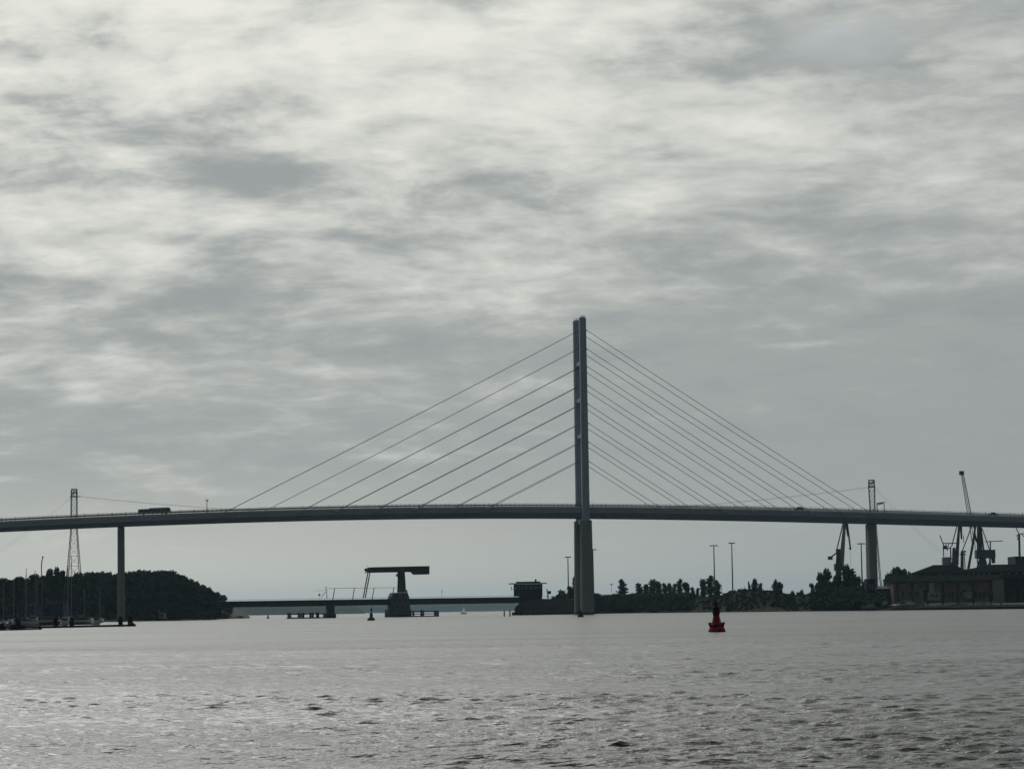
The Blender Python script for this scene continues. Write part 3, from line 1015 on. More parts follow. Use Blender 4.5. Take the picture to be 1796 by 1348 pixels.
def uvbox(mb, base, u0, u1, o0, o1, z0, z1, taper=0):
    """box in the bridge frame relative to base (u grows right)"""
    slope = math.atan((zT(u + 5) - zT(u - 5)) / 10)
    def w(uu, oo, zz): return base + BR.a * uu + BR.c * oo + Vector((0, 0, zz + uu * math.tan(slope)))
    vs = [w(u0, o0, z0), w(u1, o0, z0), w(u1, o1, z0), w(u0, o1, z0), w(u0 + taper, o0 + abs(taper) * .3, z1), w(u1 - taper, o0 + abs(taper) * .3, z1), w(u1 - taper, o1 - abs(taper) * .3, z1), w(u0 + taper, o1 - abs(taper) * .3, z1)]
    return mb.add(vs, [(3, 2, 1, 0), (4, 5, 6, 7), (0, 1, 5, 4), (1, 2, 6, 5), (2, 3, 7, 6), (3, 0, 4, 7)])


uvbox(MB(), p, -6.9, 6.9, -1.25, 1.25, .35, 2.15, .12).build('body', M['coach'], coach)
uvbox(uvbox(MB(), p, -6.7, 6.8, -1.15, 1.15, 2.153, 2.4, .2), p, -2.2, 6.3, -1.0, 1.0, 2.403, 2.7, .2).build('roof', M['coach_roof'], coach)
for k in range(7):
    uvbox(MB(), p, -6.1 + k * 1.78, -4.5 + k * 1.78, -1.30, -1.2, 1.2, 1.95).build('window', M['glass'], coach)
for uu in (-4.4, 3.4, 4.9):
    for oo in (-1.2, 1.2):
        c_ = p + BR.a * uu + BR.c * oo + Vector((0, 0, .48 + uu * .03))
        MB().tube(c_ - BR.c * .15, c_ + BR.c * .15, .48, .48, 14).build('wheel', M['tyre'], coach)


def car(px, off, mt, label):
    global u
    u, p = on_deck(px, off)
    o = root('car', p, label, 'car', 'cars on the bridge deck')
    b = uvbox(uvbox(MB(), p, -2.2, 2.2, -.88, .88, .28, .82, .05), p, -1.3, 1.5, -.78, .78, .823, 1.45, .45).build('body', mt, o)
    uvbox(MB(), p, -.85, 1.05, -.86, -.70, .88, 1.3, .3).build('window', M['glass'], o)
    for uu in (-1.35, 1.35):
        for oo in (-.8, .8):
            c_ = p + BR.a * uu + BR.c * oo + Vector((0, 0, .32))
            MB().tube(c_ - BR.c * .1, c_ + BR.c * .1, .32, .32, 12).build('wheel', M['tyre'], o)


car(1402, -2.6, M['car_dark'], 'dark car on the bridge deck between the pylon and the right pier')
car(1741, -2.6, M['car_silver'], 'silver car on the bridge deck near the right edge of the photo')

# camera pole on the deck
u, p = on_deck(363, -HW + .5)
cp = root('weather_pole', p, 'short pole with sensors on the bridge deck left of the lowest stay', 'pole')
zt_ = hz(363, 876, p.y)
MB().tube(p, (p.x, p.y, zt_), .17, .13, 8).build('pole', M['lattice'], cp)
MB().beam((p.x - .5, p.y, zt_ - .6), (p.x + .55, p.y, zt_ - .6), .14).box((p.x + .4, p.y, zt_ - .2), (.35, .3, .7)).box((p.x - .42, p.y, zt_ - .15), (.2, .2, .55)).tube((p.x - .45, p.y, zt_), (p.x - .5, p.y, zt_ + 1.1), .06, .03, 5).build('sensor_head', M['lattice'], cp)

# sign gantry above the deck
u1_, p1 = on_deck(1538.5, -HW + .6)
gy = lerp_tab([(r[0], r[1]) for r in rd], 1545)
gan = root('sign_gantry', p1, 'dark square sign portal standing on the bridge deck beside the right lattice tower', 'gantry')
q1 = Vector((p1.x, p1.y, hz(1538.5, 882.5, p1.y)))
u2_, p2 = on_deck(1551, HW - .6)
q2 = Vector((p2.x, p2.y, hz(1551, 880.5, p2.y)))
MB().beam(p1, q1, .34).build('post', M['lattice'], gan)
MB().beam(p2, q2, .34).build('post', M['lattice'], gan)
MB().beam(q1, q2, .34, .5).build('crossbeam', M['lattice'], gan)
MB().beam(q1 + Vector((.4, .3, -.5)), q1.lerp(q2, .8) + Vector((0, 0, -.45)), .2, .35).build('sign_panel', M['lattice'], gan)


# ================================================================== OLD BASCULE BRIDGE
OB = Plane(W(640, 1262), R(12))
ob = root('bascule_bridge', OB.w(0, 0, 0), 'old low dark steel bascule bridge with raised balance beam behind the new bridge', 'bridge')


def oslab(px0, px1, ty0, ty1, by0, by1, off0, off1, name, m, parent=ob):
    a0 = OB.sz(px0, ty0, off0); a1 = OB.sz(px1, ty1, off0); b0 = OB.sz(px0, by0, off0); b1 = OB.sz(px1, by1, off0)
    poly = [OB.w(b0[0], off0, b0[1]), OB.w(b1[0], off0, b1[1]), OB.w(a1[0], off0, a1[1]), OB.w(a0[0], off0, a0[1])]
    return MB().prism(poly, OB.c * (off1 - off0)).build(name, m, parent)


def lin(px, a, b, x0=380, x1=912): return a + (b - a) * (px - x0) / (x1 - x0)
spans = [(372, 585.5), (585.55, 688), (717, 912)]
for i, (a, b) in enumerate(spans):
    t0, t1 = lin(a, 1053.4, 1045.4), lin(b, 1053.4, 1045.4)
    g_ = oslab(a, b, t0 + 1.4, t1 + 1.4, t0 + 11, t1 + 11, -4, -3.7, 'main_girder', M['old_steel'])
    g2 = oslab(a, b, t0 + 1.4, t1 + 1.4, t0 + 11, t1 + 11, 3.7, 4, 'main_girder', M['old_steel'])
    fl = oslab(a, b, t0 + 4.0, t1 + 4.0, t0 + 7.2, t1 + 7.2, -3.69, 3.69, 'track_deck', M['old_steel'])
    oslab(a, b, t0 + .8, t1 + .8, t0 + 1.35, t1 + 1.35, -4.35, -3.5, 'top_flange', M['old_steel_grey'])
    oslab(a, b, t0 + 11.05, t1 + 11.05, t0 + 11.6, t1 + 11.6, -4.35, -3.5, 'bottom_flange', M['old_steel'])
    st = MB(); px = a + 2
    while px < b:                                             # web stiffeners
        yt = lin(px, 1053.4, 1045.4)
        p0 = OB.pt(px, yt + 1.5, -4.08); p1_ = OB.pt(px, yt + 11, -4.08)
        st.beam((p0.x, p0.y, p1_.z), p0, .12, .14)
        px += 5.2
    st.build('web_stiffener', M['old_steel_grey'], ob)['kind'] = 'stuff'
    hr = MB(); px = a + 1
    while px < b - 1:
        yt = lin(px, 1053.4, 1045.4)
        p0 = OB.pt(px, yt + 1.0, -4.3); hr.beam(p0, p0 + Vector((0, 0, .75)), .06)
        px += 3.4
    hr.build('handrail_post', M['old_steel'], ob)['kind'] = 'stuff'
    pa = OB.pt(a, t0 + 1, -4.3); pb = OB.pt(b, t1 + 1, -4.3)
    MB().beam(pa + Vector((0, 0, .75)), pb + Vector((0, 0, .75)), .07).beam(pa + Vector((0, 0, .4)), pb + Vector((0, 0, .4)), .05).build('handrail', M['old_steel'], ob)
# left river pier
oslab(575, 587, 1062, 1062, 1076, 1076, -3.2, 3.2, 'river_pier', M['concrete_dark'])
oslab(571.5, 589.5, 1075.5, 1075.5, 1089, 1089, -4.6, 4.6, 'pier_footing', M['concrete_dark'])
# portal pier with machinery house
oslab(681.5, 722, 1068.5, 1068.5, 1088, 1088, -5.5, 5.5, 'pier_footing', M['concrete_dark'])
def otrap(pts, off0, off1, name, m):
    return MB().prism([OB.pt(x, y, off0) for x, y in pts], OB.c * (off1 - off0)).build(name, m, ob)
otrap([(685, 1068.6), (720, 1068.3), (717.5, 1046), (715, 1038.5), (689.5, 1039), (686, 1046.5)], -4.6, 4.6, 'machinery_house', M['old_steel_grey'])
for x0_, y0_ in ((692, 1050), (700, 1050), (708, 1050), (694, 1042), (706, 1042)):
    otrap([(x0_, y0_ + 4), (x0_ + 3.6, y0_ + 4), (x0_ + 3.6, y0_), (x0_, y0_)], -4.68, -4.55, 'window', M['glass'])
def oshift(pts, sh, thick, name, m):
    """outline read on the near frame, repeated sh metres further back"""
    return MB().prism([OB.pt(x, y, -3.0) + OB.c * (sh - thick / 2) for x, y in pts], OB.c * thick).build(name, m, ob)


for sh in (0.0, 6.0):
    oshift([(700.6, 1038.4), (712.0, 1038.2), (710.6, 1015), (709.6, 1002), (701.0, 1002), (701.4, 1015)], sh, .9, 'portal_column', M['old_steel'])
    oshift([(648.5, 994.2), (753, 992), (753, 1006.5), (728.5, 1007), (724, 1002.2), (647, 1003.6), (646.8, 999)], sh, 1.0, 'balance_beam', M['old_steel'])
    a_ = OB.pt(649.3, 1001, -3) + OB.c * sh; b_ = OB.pt(640.6, 1047.5, -3) + OB.c * sh
    MB().beam(a_, b_, .5).build('hanger_rod', M['old_steel'], ob)
    MB().tube(OB.pt(705.5, 999, -3) + OB.c * (sh - .8), OB.pt(705.5, 999, -3) + OB.c * (sh + .8), 1.1, 1.1, 14).build('trunnion', M['old_steel_grey'], ob)
otrap([(726, 993), (752.6, 992.4), (752.6, 1006.2), (728.6, 1006.7), (726, 1004)], -2.49, 2.49, 'counterweight', M['concrete_dark'])
otrap([(645, 995.5), (649, 995.4), (649, 1002), (645, 1002)], -2.49, 2.49, 'beam_cross_tie', M['old_steel'])
otrap([(697.5, 1006), (709, 1006), (709.3, 1010), (697.5, 1010)], -2.54, 2.54, 'portal_cross_tie', M['old_steel'])
# beam-end sheave and small platform
MB().tube(OB.pt(641.5, 999, -3.4), OB.pt(641.5, 999, -2.4), .7, .7, 10).tube(OB.pt(641, 1003.5, -3.4), OB.pt(641, 1003.5, -2.4), .35, .35, 8).build('sheave', M['old_steel'], ob)
ant = OB.pt(644, 994, -3)
MB().tube(ant, ant + Vector((0, 0, 1.2)), .06, .04, 5).build('aerial', M['old_steel'], ob)
MB().beam(OB.pt(713.5, 1039, -3.5), OB.pt(713.3, 1034, -3.5), .55).build('handwheel_post', M['old_steel'], ob)
# leaning contact-wire frames on the lifting span
prev = None
for x0_, x1_ in ((583.6, 587), (618.4, 621.6), (652.6, 656.2), (687.6, 690.8)):
    fr = MB()
    for off in (-2.6, 2.6):
        a_ = OB.pt(x0_, lin(x0_, 1053.4, 1045.4) + 1, off); b_ = OB.pt(x1_, 1031.2 - (x1_ - 587) * .013, off)
        fr.beam(a_, b_, .34 if off < 0 else .22)
    top = OB.pt(x1_, 1031.2 - (x1_ - 587) * .013, 0)
    fr.beam(top - OB.c * 2.6, top + OB.c * 2.6, .16)
    fr.build('contact_wire_frame', M['old_steel'], ob)
a_ = OB.pt(578, 1031.2, -2.6); b_ = OB.pt(696, 1029.8, -2.6)
MB().beam(a_, b_, .13).beam(a_ + OB.c * 5.2, b_ + OB.c * 5.2, .09).build('contact_wire', M['old_steel'], ob)
# mast with signal at the left pier
sg_ = root('railway_signal', OB.pt(573, 1049, -4.1), 'thin mast with arm and round signal on the old bridge above its left pier', 'signal')
MB().beam(OB.pt(573.3, 1049.2, -4.1), OB.pt(572.6, 1027.5, -4.1), .3, .3, .16, .16).beam(OB.pt(571.2, 1034, -4.1), OB.pt(570, 1027.5, -4.1), .14).build('mast', M['old_steel'], sg_)
MB().beam(OB.pt(552, 1035.2, -4.1), OB.pt(573, 1035, -4.1), .10).beam(OB.pt(563.5, 1047, -4.1), OB.pt(571.5, 1036.5, -4.1), .22).build('arm', M['old_steel'], sg_)
MB().tube(OB.pt(560, 1042.5, -4.25), OB.pt(560, 1042.5, -4.0), .5, .5, 12).beam(OB.pt(560, 1048.8, -4.1), OB.pt(560, 1043, -4.1), .1).build('signal_disc', M['old_steel'], sg_)
# small lamp on the deck
p = OB.pt(775, 1048.2, -4.4)
lp = root('deck_lamp', p, 'small lamp post on the old bridge deck right of the portal', 'lamp')
MB().tube(p, (p.x, p.y, hz(775, 1038, p.y)), .09, .06, 6).build('pole', M['lamp'], lp)
MB().box((p.x, p.y, hz(775, 1037, p.y) + .25), (.4, .4, .9), top=(.5, .5)).build('lantern', M['lamp'], lp)


def fender(name, label, xs, rails, px0, px1, cat="fender"):
    base = OB.pt((px0 + px1) / 2, 1083, -6.5); base.z = 0
    o = root(name, base, label, cat, 'timber fender works of the old bridge')
    for (px, w, yt) in xs:
        q = OB.pt(px, yt, -6.5)
        pl = MB()
        nn = max(1, int(w / 3.2))
        for i in range(nn):
            uu = (i - (nn - 1) / 2) * (w * .263 / nn)
            c = q + OB.a * uu
            pl.tube((c.x, c.y, -2), (c.x, c.y, q.z - (i % 2) * .15), w * .263 / nn * .52, w * .263 / nn * .46, 7)
        pl.build('dolphin', M['tarred_wood'], o)
    for yy, th in rails:
        a = OB.pt(px0, yy(px0), -6.5); b = OB.pt(px1, yy(px1), -6.5)
        MB().beam(a, b, .35, th).build('rail', M['tarred_wood'], o)
    return o






fender('fender_wall', 'low timber fender with four dark pile clusters left of the old bridge river pier',
       [(507.5, 7, 1073.8), (528, 12, 1074.2), (546.5, 8, 1073.4), (557, 6, 1073.2)],
       [(lambda x: 1076.6 - (x - 505) * .012, .45), (lambda x: 1083.4 - (x - 505) * .012, .55)], 503, 573)
fender('fender_wall', 'low timber fender with open rails and two pile clusters right of the portal pier',
       [(725, 4, 1070.8), (740.5, 7, 1069.2), (765.5, 9, 1070)],
       [(lambda x: 1071.6 - (x - 720) * .012, .42), (lambda x: 1076.2 - (x - 720) * .012, .38), (lambda x: 1080.4 - (x - 720) * .012, .5)], 722, 770)


# ================================================================== CONTROL HOUSE AND ABUTMENT
def face(px0, px1, y0, y1, d0, dep, name, m, parent, d1=None):
    """upright block whose front face spans the pixels at distance d0 (left) .. d1 (right), dep metres deep"""
    d1 = d1 or d0
    a = P(px0, (y0 + y1) / 2, d0); b = P(px1, (y0 + y1) / 2, d1)
    zt0 = hz((px0 + px1) / 2, y0, (d0 + d1) / 2); zb0 = hz((px0 + px1) / 2, y1, (d0 + d1) / 2)
    poly = [(a.x, a.y, zb0), (b.x, b.y, zb0), (b.x, b.y, zt0), (a.x, a.y, zt0)]
    n = Vector((-(b.y - a.y), b.x - a.x, 0)).normalized()
    return MB().prism(poly, n * dep).build(name, m, parent)


D = 1284
ab = root('bridge_abutment', W(960, D), 'dark concrete abutment and retaining wall carrying the right end of the old bridge', 'abutment')
b = MB()
a0, a1 = W(903, D - 3), W(1016, D - 3)
zt_, zs = hz(905, 1057.5, D), hz(905, 1065, D)
poly = [(a0.x - .2, a0.y, -1), (a1.x, a1.y, -1), (a1.x, a1.y, hz(1012, 1050, D)), (W(944, D).x, a0.y, hz(944, 1049.5, D)), (a0.x + 4, a0.y, zt_ + 1.4), (a0.x, a0.y, zs)]
b.prism(poly, (0, 10, 0)).build('wing_wall', M['concrete_dark'], ab)
for k, px in enumerate((911, 925, 939)):
    c = W(px, D - 3.3, 0)
    MB().box((c.x, c.y, hz(px, 1070, D)), (1.2, .5, 4.0)).build('buttress', M['concrete_dark'], ab)
face(961, 985, 1061.5, 1069, D - 3.6, .5, 'pale_panel', M['quay_concrete'], ab)
fe = MB()
for px in range(946, 1014, 4):
    p = P(px, 1049.3 - (px - 946) * .012, D - 3); fe.beam(p, p + Vector((0, 0, 1.1)), .08)
fe.build('railing_post', M['old_steel_grey'], ab)
p = P(946, 1049, D - 3); q = P(1013, 1048.3, D - 3)
MB().beam(p + Vector((0, 0, 1.1)), q + Vector((0, 0, 1.1)), .09).build('handrail', M['old_steel_grey'], ab)
for i, (px, w) in enumerate(((903, 9), (917, 4), (931, 4))):
    c = W(px, D - 7, 0); mb = MB()
    for j in range(3 if w > 5 else 1):
        mb.tube((c.x + (j - 1) * .9, c.y, -1), (c.x + (j - 1) * .9, c.y, 1.4), .5, .45, 8)
    o = mb.build('mooring_dolphin', M['tarred_wood'], origin=(c.x, c.y, 0))
    tag(o, ('low cluster of three dark piles at the left corner of the abutment', 'single low dark pile in front of the abutment, left one', 'single low dark pile in front of the abutment, right one')[i], 'dolphin')

ch = root('control_house', W(926, D), 'dark bridge keeper cabin with glazed upper storey and wide flat roof above the abutment', 'building')
face(910, 951, 1045, 1058, D - 2.5, 7, 'lower_wall', M['block_dark'], ch)
face(901, 951.5, 1032.5, 1045, D - 4, 9.5, 'upper_wall', M['block_dark'], ch)
face(901, 951.5, 1024, 1026.2, D - 4, 9.5, 'window_head', M['timber_frame'], ch)
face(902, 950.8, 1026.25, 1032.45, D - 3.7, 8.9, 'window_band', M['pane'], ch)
for px in (901.6, 907.5, 913.5, 919.5, 926.5, 936, 944, 950.6):
    face(px - .9, px + .9, 1026.2, 1032.5, D - 4.05, .4, 'mullion', M['timber_frame'], ch)
for px in (910, 925, 938):
    face(px, px + 6, 1038, 1041, D - 4.08, .2, 'window', M['glass'], ch)
face(892.5, 959, 1021.8, 1023.4, D - 6, 13, 'roof', M['quay_light'], ch)
face(905, 948, 1019.3, 1021.75, D - 3, 8, 'roof_upstand', M['roof_dark'], ch)
face(938, 941, 1015, 1019.25, D, 1.2, 'roof_vent', M['roof_dark'], ch)
MB().tube(P(897, 1034, D - 3), P(897, 1028, D - 3), .2, .12, 6).beam(P(897, 1032, D - 3), P(902, 1033, D - 3), .12).build('bracket_lamp', M['lamp'], ch)
p = P(961, 1049, D + 4)
s_ = root('signal_post', p, 'short post with dark signal head right of the control house', 'signal')
MB().beam(p, (p.x, p.y, hz(961, 1036.5, D)), .75, .75, .5, .5).build('post', M['old_steel'], s_)
face(960.5, 966.5, 1035.8, 1041, D + 3.5, .8, 'signal_head', M['old_steel'], s_)
face(958.6, 960.2, 1032, 1038, D + 3.5, .3, 'sign_plate', M['old_steel_grey'], s_)
for px, lab in ((884.5, 'left one of the two mooring posts in the water by the abutment'), (894.5, 'right one of the two mooring posts in the water by the abutment')):
    c = W(px, 1020, 0)
    o = root('mooring_post', c, lab, 'post')
    MB().tube((c.x, c.y, -2), (c.x, c.y, 2.0), .25, .23, 9).build('pile', M['tarred_wood'], o)
    MB().tube((c.x, c.y, 2.003), (c.x, c.y, 2.5), .24, .05, 9).build('cap', M['old_steel_grey'], o)


# ================================================================== HIGH LAMP MASTS
for (px, yt, yb, d, arms, lab) in (
    (997, 976, 1040, 1420, (-5, 5), 'tall lamp mast left of the pylon pier'),
    (1041, 963, 1040, 1420, (-1.5, 6), 'tall lamp mast with one-sided arm right behind the pylon pier'),
    (1253.5, 956, 1042, 1400, (-6.5, 6.5), 'left lamp mast of the pair above the red buoy'),
    (1285, 951.5, 1040, 1380, (-5, 5), 'right and taller lamp mast of the pair above the red buoy'),
    (1512.5, 952.5, 1030, 1300, (-6, 6), 'lamp mast just left of the right bridge pier'),
):
    base = W(px + (yb - yt) * .008, d, 2.5); top_z = hz(px, yt, d)
    o = root('lamp_mast', base, lab, 'lamp mast', 'tall shipyard lamp masts')
    MB().tube(base, (base.x, base.y, top_z), .42, .24, 10).build('pole', M['lamp'], o)
    s = d / F
    MB().beam((base.x + arms[0] * s, base.y, top_z), (base.x + arms[1] * s, base.y, top_z), .28, .3).beam((base.x, base.y - 1.2, top_z), (base.x, base.y + 1.2, top_z), .25, .3).build('crosshead', M['lamp'], o)
    n = 5 if arms[0] < -3 else 3
    for k in range(n):
        x = base.x + (arms[0] + (arms[1] - arms[0]) * k / (n - 1)) * s
        MB().box((x, base.y - .2, top_z - .32), (.55, .6, .3)).build('floodlight', M['lamp'], o)
p = W(1073, 1395, 5)
o = root('thin_pole', p, 'very thin pale pole with a small head between the pylon pier and the pointed tree', 'pole')
MB().tube(p, (p.x, p.y, hz(1073, 1024, 1395)), .1, .07, 6).build('pole', M['lamp'], o)
MB().box((p.x, p.y, hz(1073, 1024, 1395)), (1.1, .3, .5)).build('head', M['lamp'], o)


# ================================================================== LATTICE TOWERS AND WIRES
def lattice_tower(px, d, y_top, zb, prof, label):
    """prof: list of (row, half width in px) from the top down"""
    base = W(px[1], d, zb)
    o = root('lattice_tower', base, label, 'power tower')
    lev = []
    for (y, hw) in prof:
        t = (y - prof[0][0]) / (prof[-1][0] - prof[0][0])
        cx = px[0] + (px[1] - px[0]) * t
        p = P(cx, y, d); lev.append((p.x, p.z, hw * d / F))
    lev[-1] = (base.x, zb, lev[-1][2])
    legs = [(-1, -1), (1, -1), (1, 1), (-1, 1)]
    for (a, b) in legs:
        m_ = MB()
        for (x0, z0, h0), (x1, z1, h1) in zip(lev, lev[1:]):
            m_.beam((x0 + a * h0, d + b * h0, z0), (x1 + a * h1, d + b * h1, z1), .27)
        m_.build('leg', M['lattice'], o)
    br = MB()
    x0, z0, h0 = lev[0]
    z = z0
    while z > zb + 1:
        def at(zz):
            for (xa, za, ha), (xb, zb_, hb) in zip(lev, lev[1:]):
                if zb_ <= zz <= za:
                    t = (za - zz) / (za - zb_); return xa + (xb - xa) * t, ha + (hb - ha) * t
            return lev[-1][0], lev[-1][2]
        xa, ha = at(z); z2 = max(zb, z - ha * 2.0); xb, hb = at(z2)
        for k in range(4):
            a0 = legs[k]; a1 = legs[(k + 1) % 4]
            pa = Vector((xa + a0[0] * ha, d + a0[1] * ha, z)); pb = Vector((xa + a1[0] * ha, d + a1[1] * ha, z))
            pc = Vector((xb + a0[0] * hb, d + a0[1] * hb, z2)); pd = Vector((xb + a1[0] * hb, d + a1[1] * hb, z2))
            br.beam(pa, pb, .09); br.beam(pa, pd, .08); br.beam(pb, pc, .08)
        z = z2
    br.build('bracing', M['lattice'], o)['kind'] = 'stuff'
    return o, lev, base


tl, levL, bL = lattice_tower((130, 129.5), 1310, 857, 4, [(857.5, 4.4), (871, 4.9), (925, 5.0), (1000, 10.3), (1075, 15.5)], 'tall tapering lattice power tower at the left above the wooded shore')
tr, levR, bR = lattice_tower((1528.3, 1537), 1330, 841, 3, [(842, 4.6), (854, 5.0), (893, 4.2), (930, 5.2), (1010, 8.3), (1055, 12)], 'lattice power tower rising behind the right bridge pier')
WY = {}
for key, (o, px, y0, y1, d, a0, a1) in {'L': (tl, 130.3, 858, 870.5, 1310, -7, 11), 'R': (tr, 1528.5, 842, 853.5, 1330, -6.5, 6.5)}.items():
    s = d / F; c0 = P(px, y0, d); c1 = P(px, y1, d)
    mb = MB()
    for zz in (c0.z, (c0.z + c1.z) / 2 + .2, c1.z):
        for yy in (-1.35, 1.35):
            mb.beam((c0.x - 1.4, d + yy, zz), (c0.x + 1.4, d + yy, zz), .42)
    for xx in (-1.3, 0, 1.3):
        mb.beam((c0.x + xx, d - 1.4, c1.z), (c0.x + xx, d - 1.4, c0.z), .25)
    mb.beam((c0.x - 1.3, d - 1.4, c1.z), (c0.x + 1.3, d - 1.4, c0.z), .22)
    mb.build('head_frame', M['lattice'], o)
    MB().beam((c1.x + a0 * s, d - .6, c1.z - .2), (c1.x + a1 * s, d + .6, c1.z + .1), .35).beam((c1.x, d - 5, c1.z), (c1.x, d + 5, c1.z), .35).build('crossarm', M['lattice'], o)
    MB().tube((c0.x + .6, d, c0.z), (c0.x + .6, d, c0.z + 1.7), .05, .03, 5).tube((c0.x - .8, d, c0.z), (c0.x - .8, d, c0.z + 1.2), .05, .03, 5).build('top_spike', M['lattice'], o)
    WY[key] = (Vector((c1.x + a0 * s, d, c1.z - .3)), Vector((c1.x + a1 * s, d, c1.z - .1)))


def wire(a, b, sag, label, r=.03):
    mb = MB(); pts = []
    for k in range(33):
        t = k / 32
        p = a.lerp(b, t); pts.append(Vector((p.x, p.y, p.z - sag * 4 * t * (1 - t))))
    mb.path(pts, r, 4)
    o = mb.build('overhead_wire', M['wire'], origin=a)
    tag(o, label, 'power line', 'overhead wires between the lattice towers')


aR, aL = WY['L'][1], WY['R'][0]
for dy, lab in ((-4, 'near overhead wire sagging from the left lattice tower to the right one'), (0, 'middle overhead wire sagging from the left lattice tower to the right one'), (4, 'far overhead wire sagging from the left lattice tower to the right one')):
    wire(aR + Vector((0, dy, 0)), aL + Vector((0, dy, 0)), 11.2, lab, .024)
e = P(-230, 1062, 1250)
for dy, lab in ((0, 'upper overhead wire falling from the left lattice tower towards the left edge'), (4, 'lower overhead wire falling from the left lattice tower towards the left edge')):
    wire(WY['L'][0] + Vector((0, dy, 0)), e + Vector((0, dy, -1)), 7 + dy * .2, lab)
e = P(1830, 1052, 1290)
for dy, lab in ((0, 'upper overhead wire falling from the right lattice tower over the brick works'), (4, 'lower overhead wire falling from the right lattice tower over the brick works')):
    wire(WY['R'][1] + Vector((0, dy, 0)), e + Vector((0, dy, -1)), 9 + dy * .2, lab)


# ================================================================== CRANES
def crane(label, loc_px, d, zb, parts):
    """parts: (name, material, [(px,y,px,y,width m[,width2])...], spread) - bars doubled at +-spread in depth with lacing"""
    base = W(loc_px, d, zb)
    o = root('harbour_crane', base, label, 'crane')
    for (name, mt, segs, sp) in parts:
        mb = MB()
        for sgm in segs:
            x0, y0, x1, y1, w = sgm[:5]; w2 = sgm[5] if len(sgm) > 5 else w
            ps = []
            for s in ((-sp, sp) if sp else (0,)):
                a = P(x0, y0, d + s); b_ = P(x1, y1, d + s)
                mb.beam(a, b_, w, min(w, .7), w2, min(w2, .7)); ps.append((a, b_))
            if sp:
                L_ = (ps[0][1] - ps[0][0]).length; n = max(1, int(L_ / 3.5))
                for k in range(n):
                    t0 = k / n; t1 = (k + 1) / n
                    mb.beam(ps[0][0].lerp(ps[0][1], t0), ps[1][0].lerp(ps[1][1], t1), .16)
                    mb.beam(ps[0][0].lerp(ps[0][1], t1), ps[1][0].lerp(ps[1][1], t1), .16)
        mb.build(name, M[mt], o)
    return o


def cbox(o, px0, px1, y0, y1, d, dep, name, mt):
    return face(px0, px1, y0, y1, d - dep / 2, dep, name, M[mt], o)


c = crane('dark double-jib crane standing behind the big dark trees left of the right pier', 1471, 1400, 2, [
    ('tower', 'crane', [(1471, 1045, 1470.5, 985, 3.4, 2.6), (1470.5, 985, 1470, 966, 2.6, 1.6), (1474, 985, 1473, 966, .5)], 1.6),
    ('main_jib', 'crane_light', [(1475.5, 1000, 1478, 960, 2.3, 2.1), (1478, 960, 1482.5, 905, 2.1, 1.0)], 1.1),
    ('tie_rod', 'crane', [(1467, 966, 1474.5, 935, .55), (1474.5, 935, 1482.5, 903, .55)], 1.1),
    ('fly_jib', 'crane', [(1480.5, 902, 1487, 940, .55, .6), (1484, 903, 1491.5, 961, .9, .7), (1487, 925, 1491.5, 961, .4)], .8),
    ('counter_arm', 'crane', [(1472, 966, 1458, 976, 1.1), (1474, 964, 1460, 975, .4)], .9),
    ('hoist_rope', 'wire', [(1491.5, 961, 1491.5, 1000, .09)], 0)])
cbox(c, 1453, 1460.5, 975, 981, 1400, 3, 'counterweight', 'crane')
cbox(c, 1467, 1476, 962, 970, 1400, 2.5, 'winch_house', 'crane')
cbox(c, 1464.5, 1477.5, 988, 1000, 1400, 5, 'machine_house', 'crane')
cbox(c, 1489.6, 1493, 960, 963.5, 1400, 1, 'jib_head', 'crane')
c = crane('grey slewing crane with square cabin, left one of the shipyard group', 1672, 1430, 2, [
    ('tower', 'crane_blue', [(1673, 1020, 1674, 985, 4.4, 3.2), (1674, 985, 1673, 960, 2.6, 1.4), (1665, 1006, 1671, 986, .7), (1684, 1006, 1677, 986, .7), (1668, 982, 1667, 958, .6)], 1.6),
    ('main_jib', 'crane', [(1677, 990, 1679, 965, 2.4, 1.7), (1679, 965, 1682, 925, 1.7, 1.1), (1682, 925, 1683, 905, 1.1, .8)], 1.0),
    ('fly_jib', 'crane', [(1684, 906, 1686.5, 945, .9, .8), (1686, 905, 1687, 945, .5)], .8),
    ('tie_rod', 'crane', [(1669, 958, 1679, 920, .5), (1679, 920, 1682, 905, .5)], 1.0),
    ('platform', 'crane', [(1653, 952.5, 1683, 952, .5), (1653, 961, 1668, 961, .45), (1654.5, 952.5, 1655, 976, .45), (1659, 953, 1662, 965, .35), (1664, 953, 1661, 965, .35)], 1.4),
    ('aerial', 'crane', [(1653.5, 952, 1648.5, 938, .45), (1690, 951.5, 1690, 938, .3)], 0)])
cbox(c, 1654, 1668.5, 976.5, 991, 1430, 4.5, 'cabin', 'crane_light')
cbox(c, 1655.5, 1661, 956, 962.5, 1430, 3, 'winch_house', 'crane')
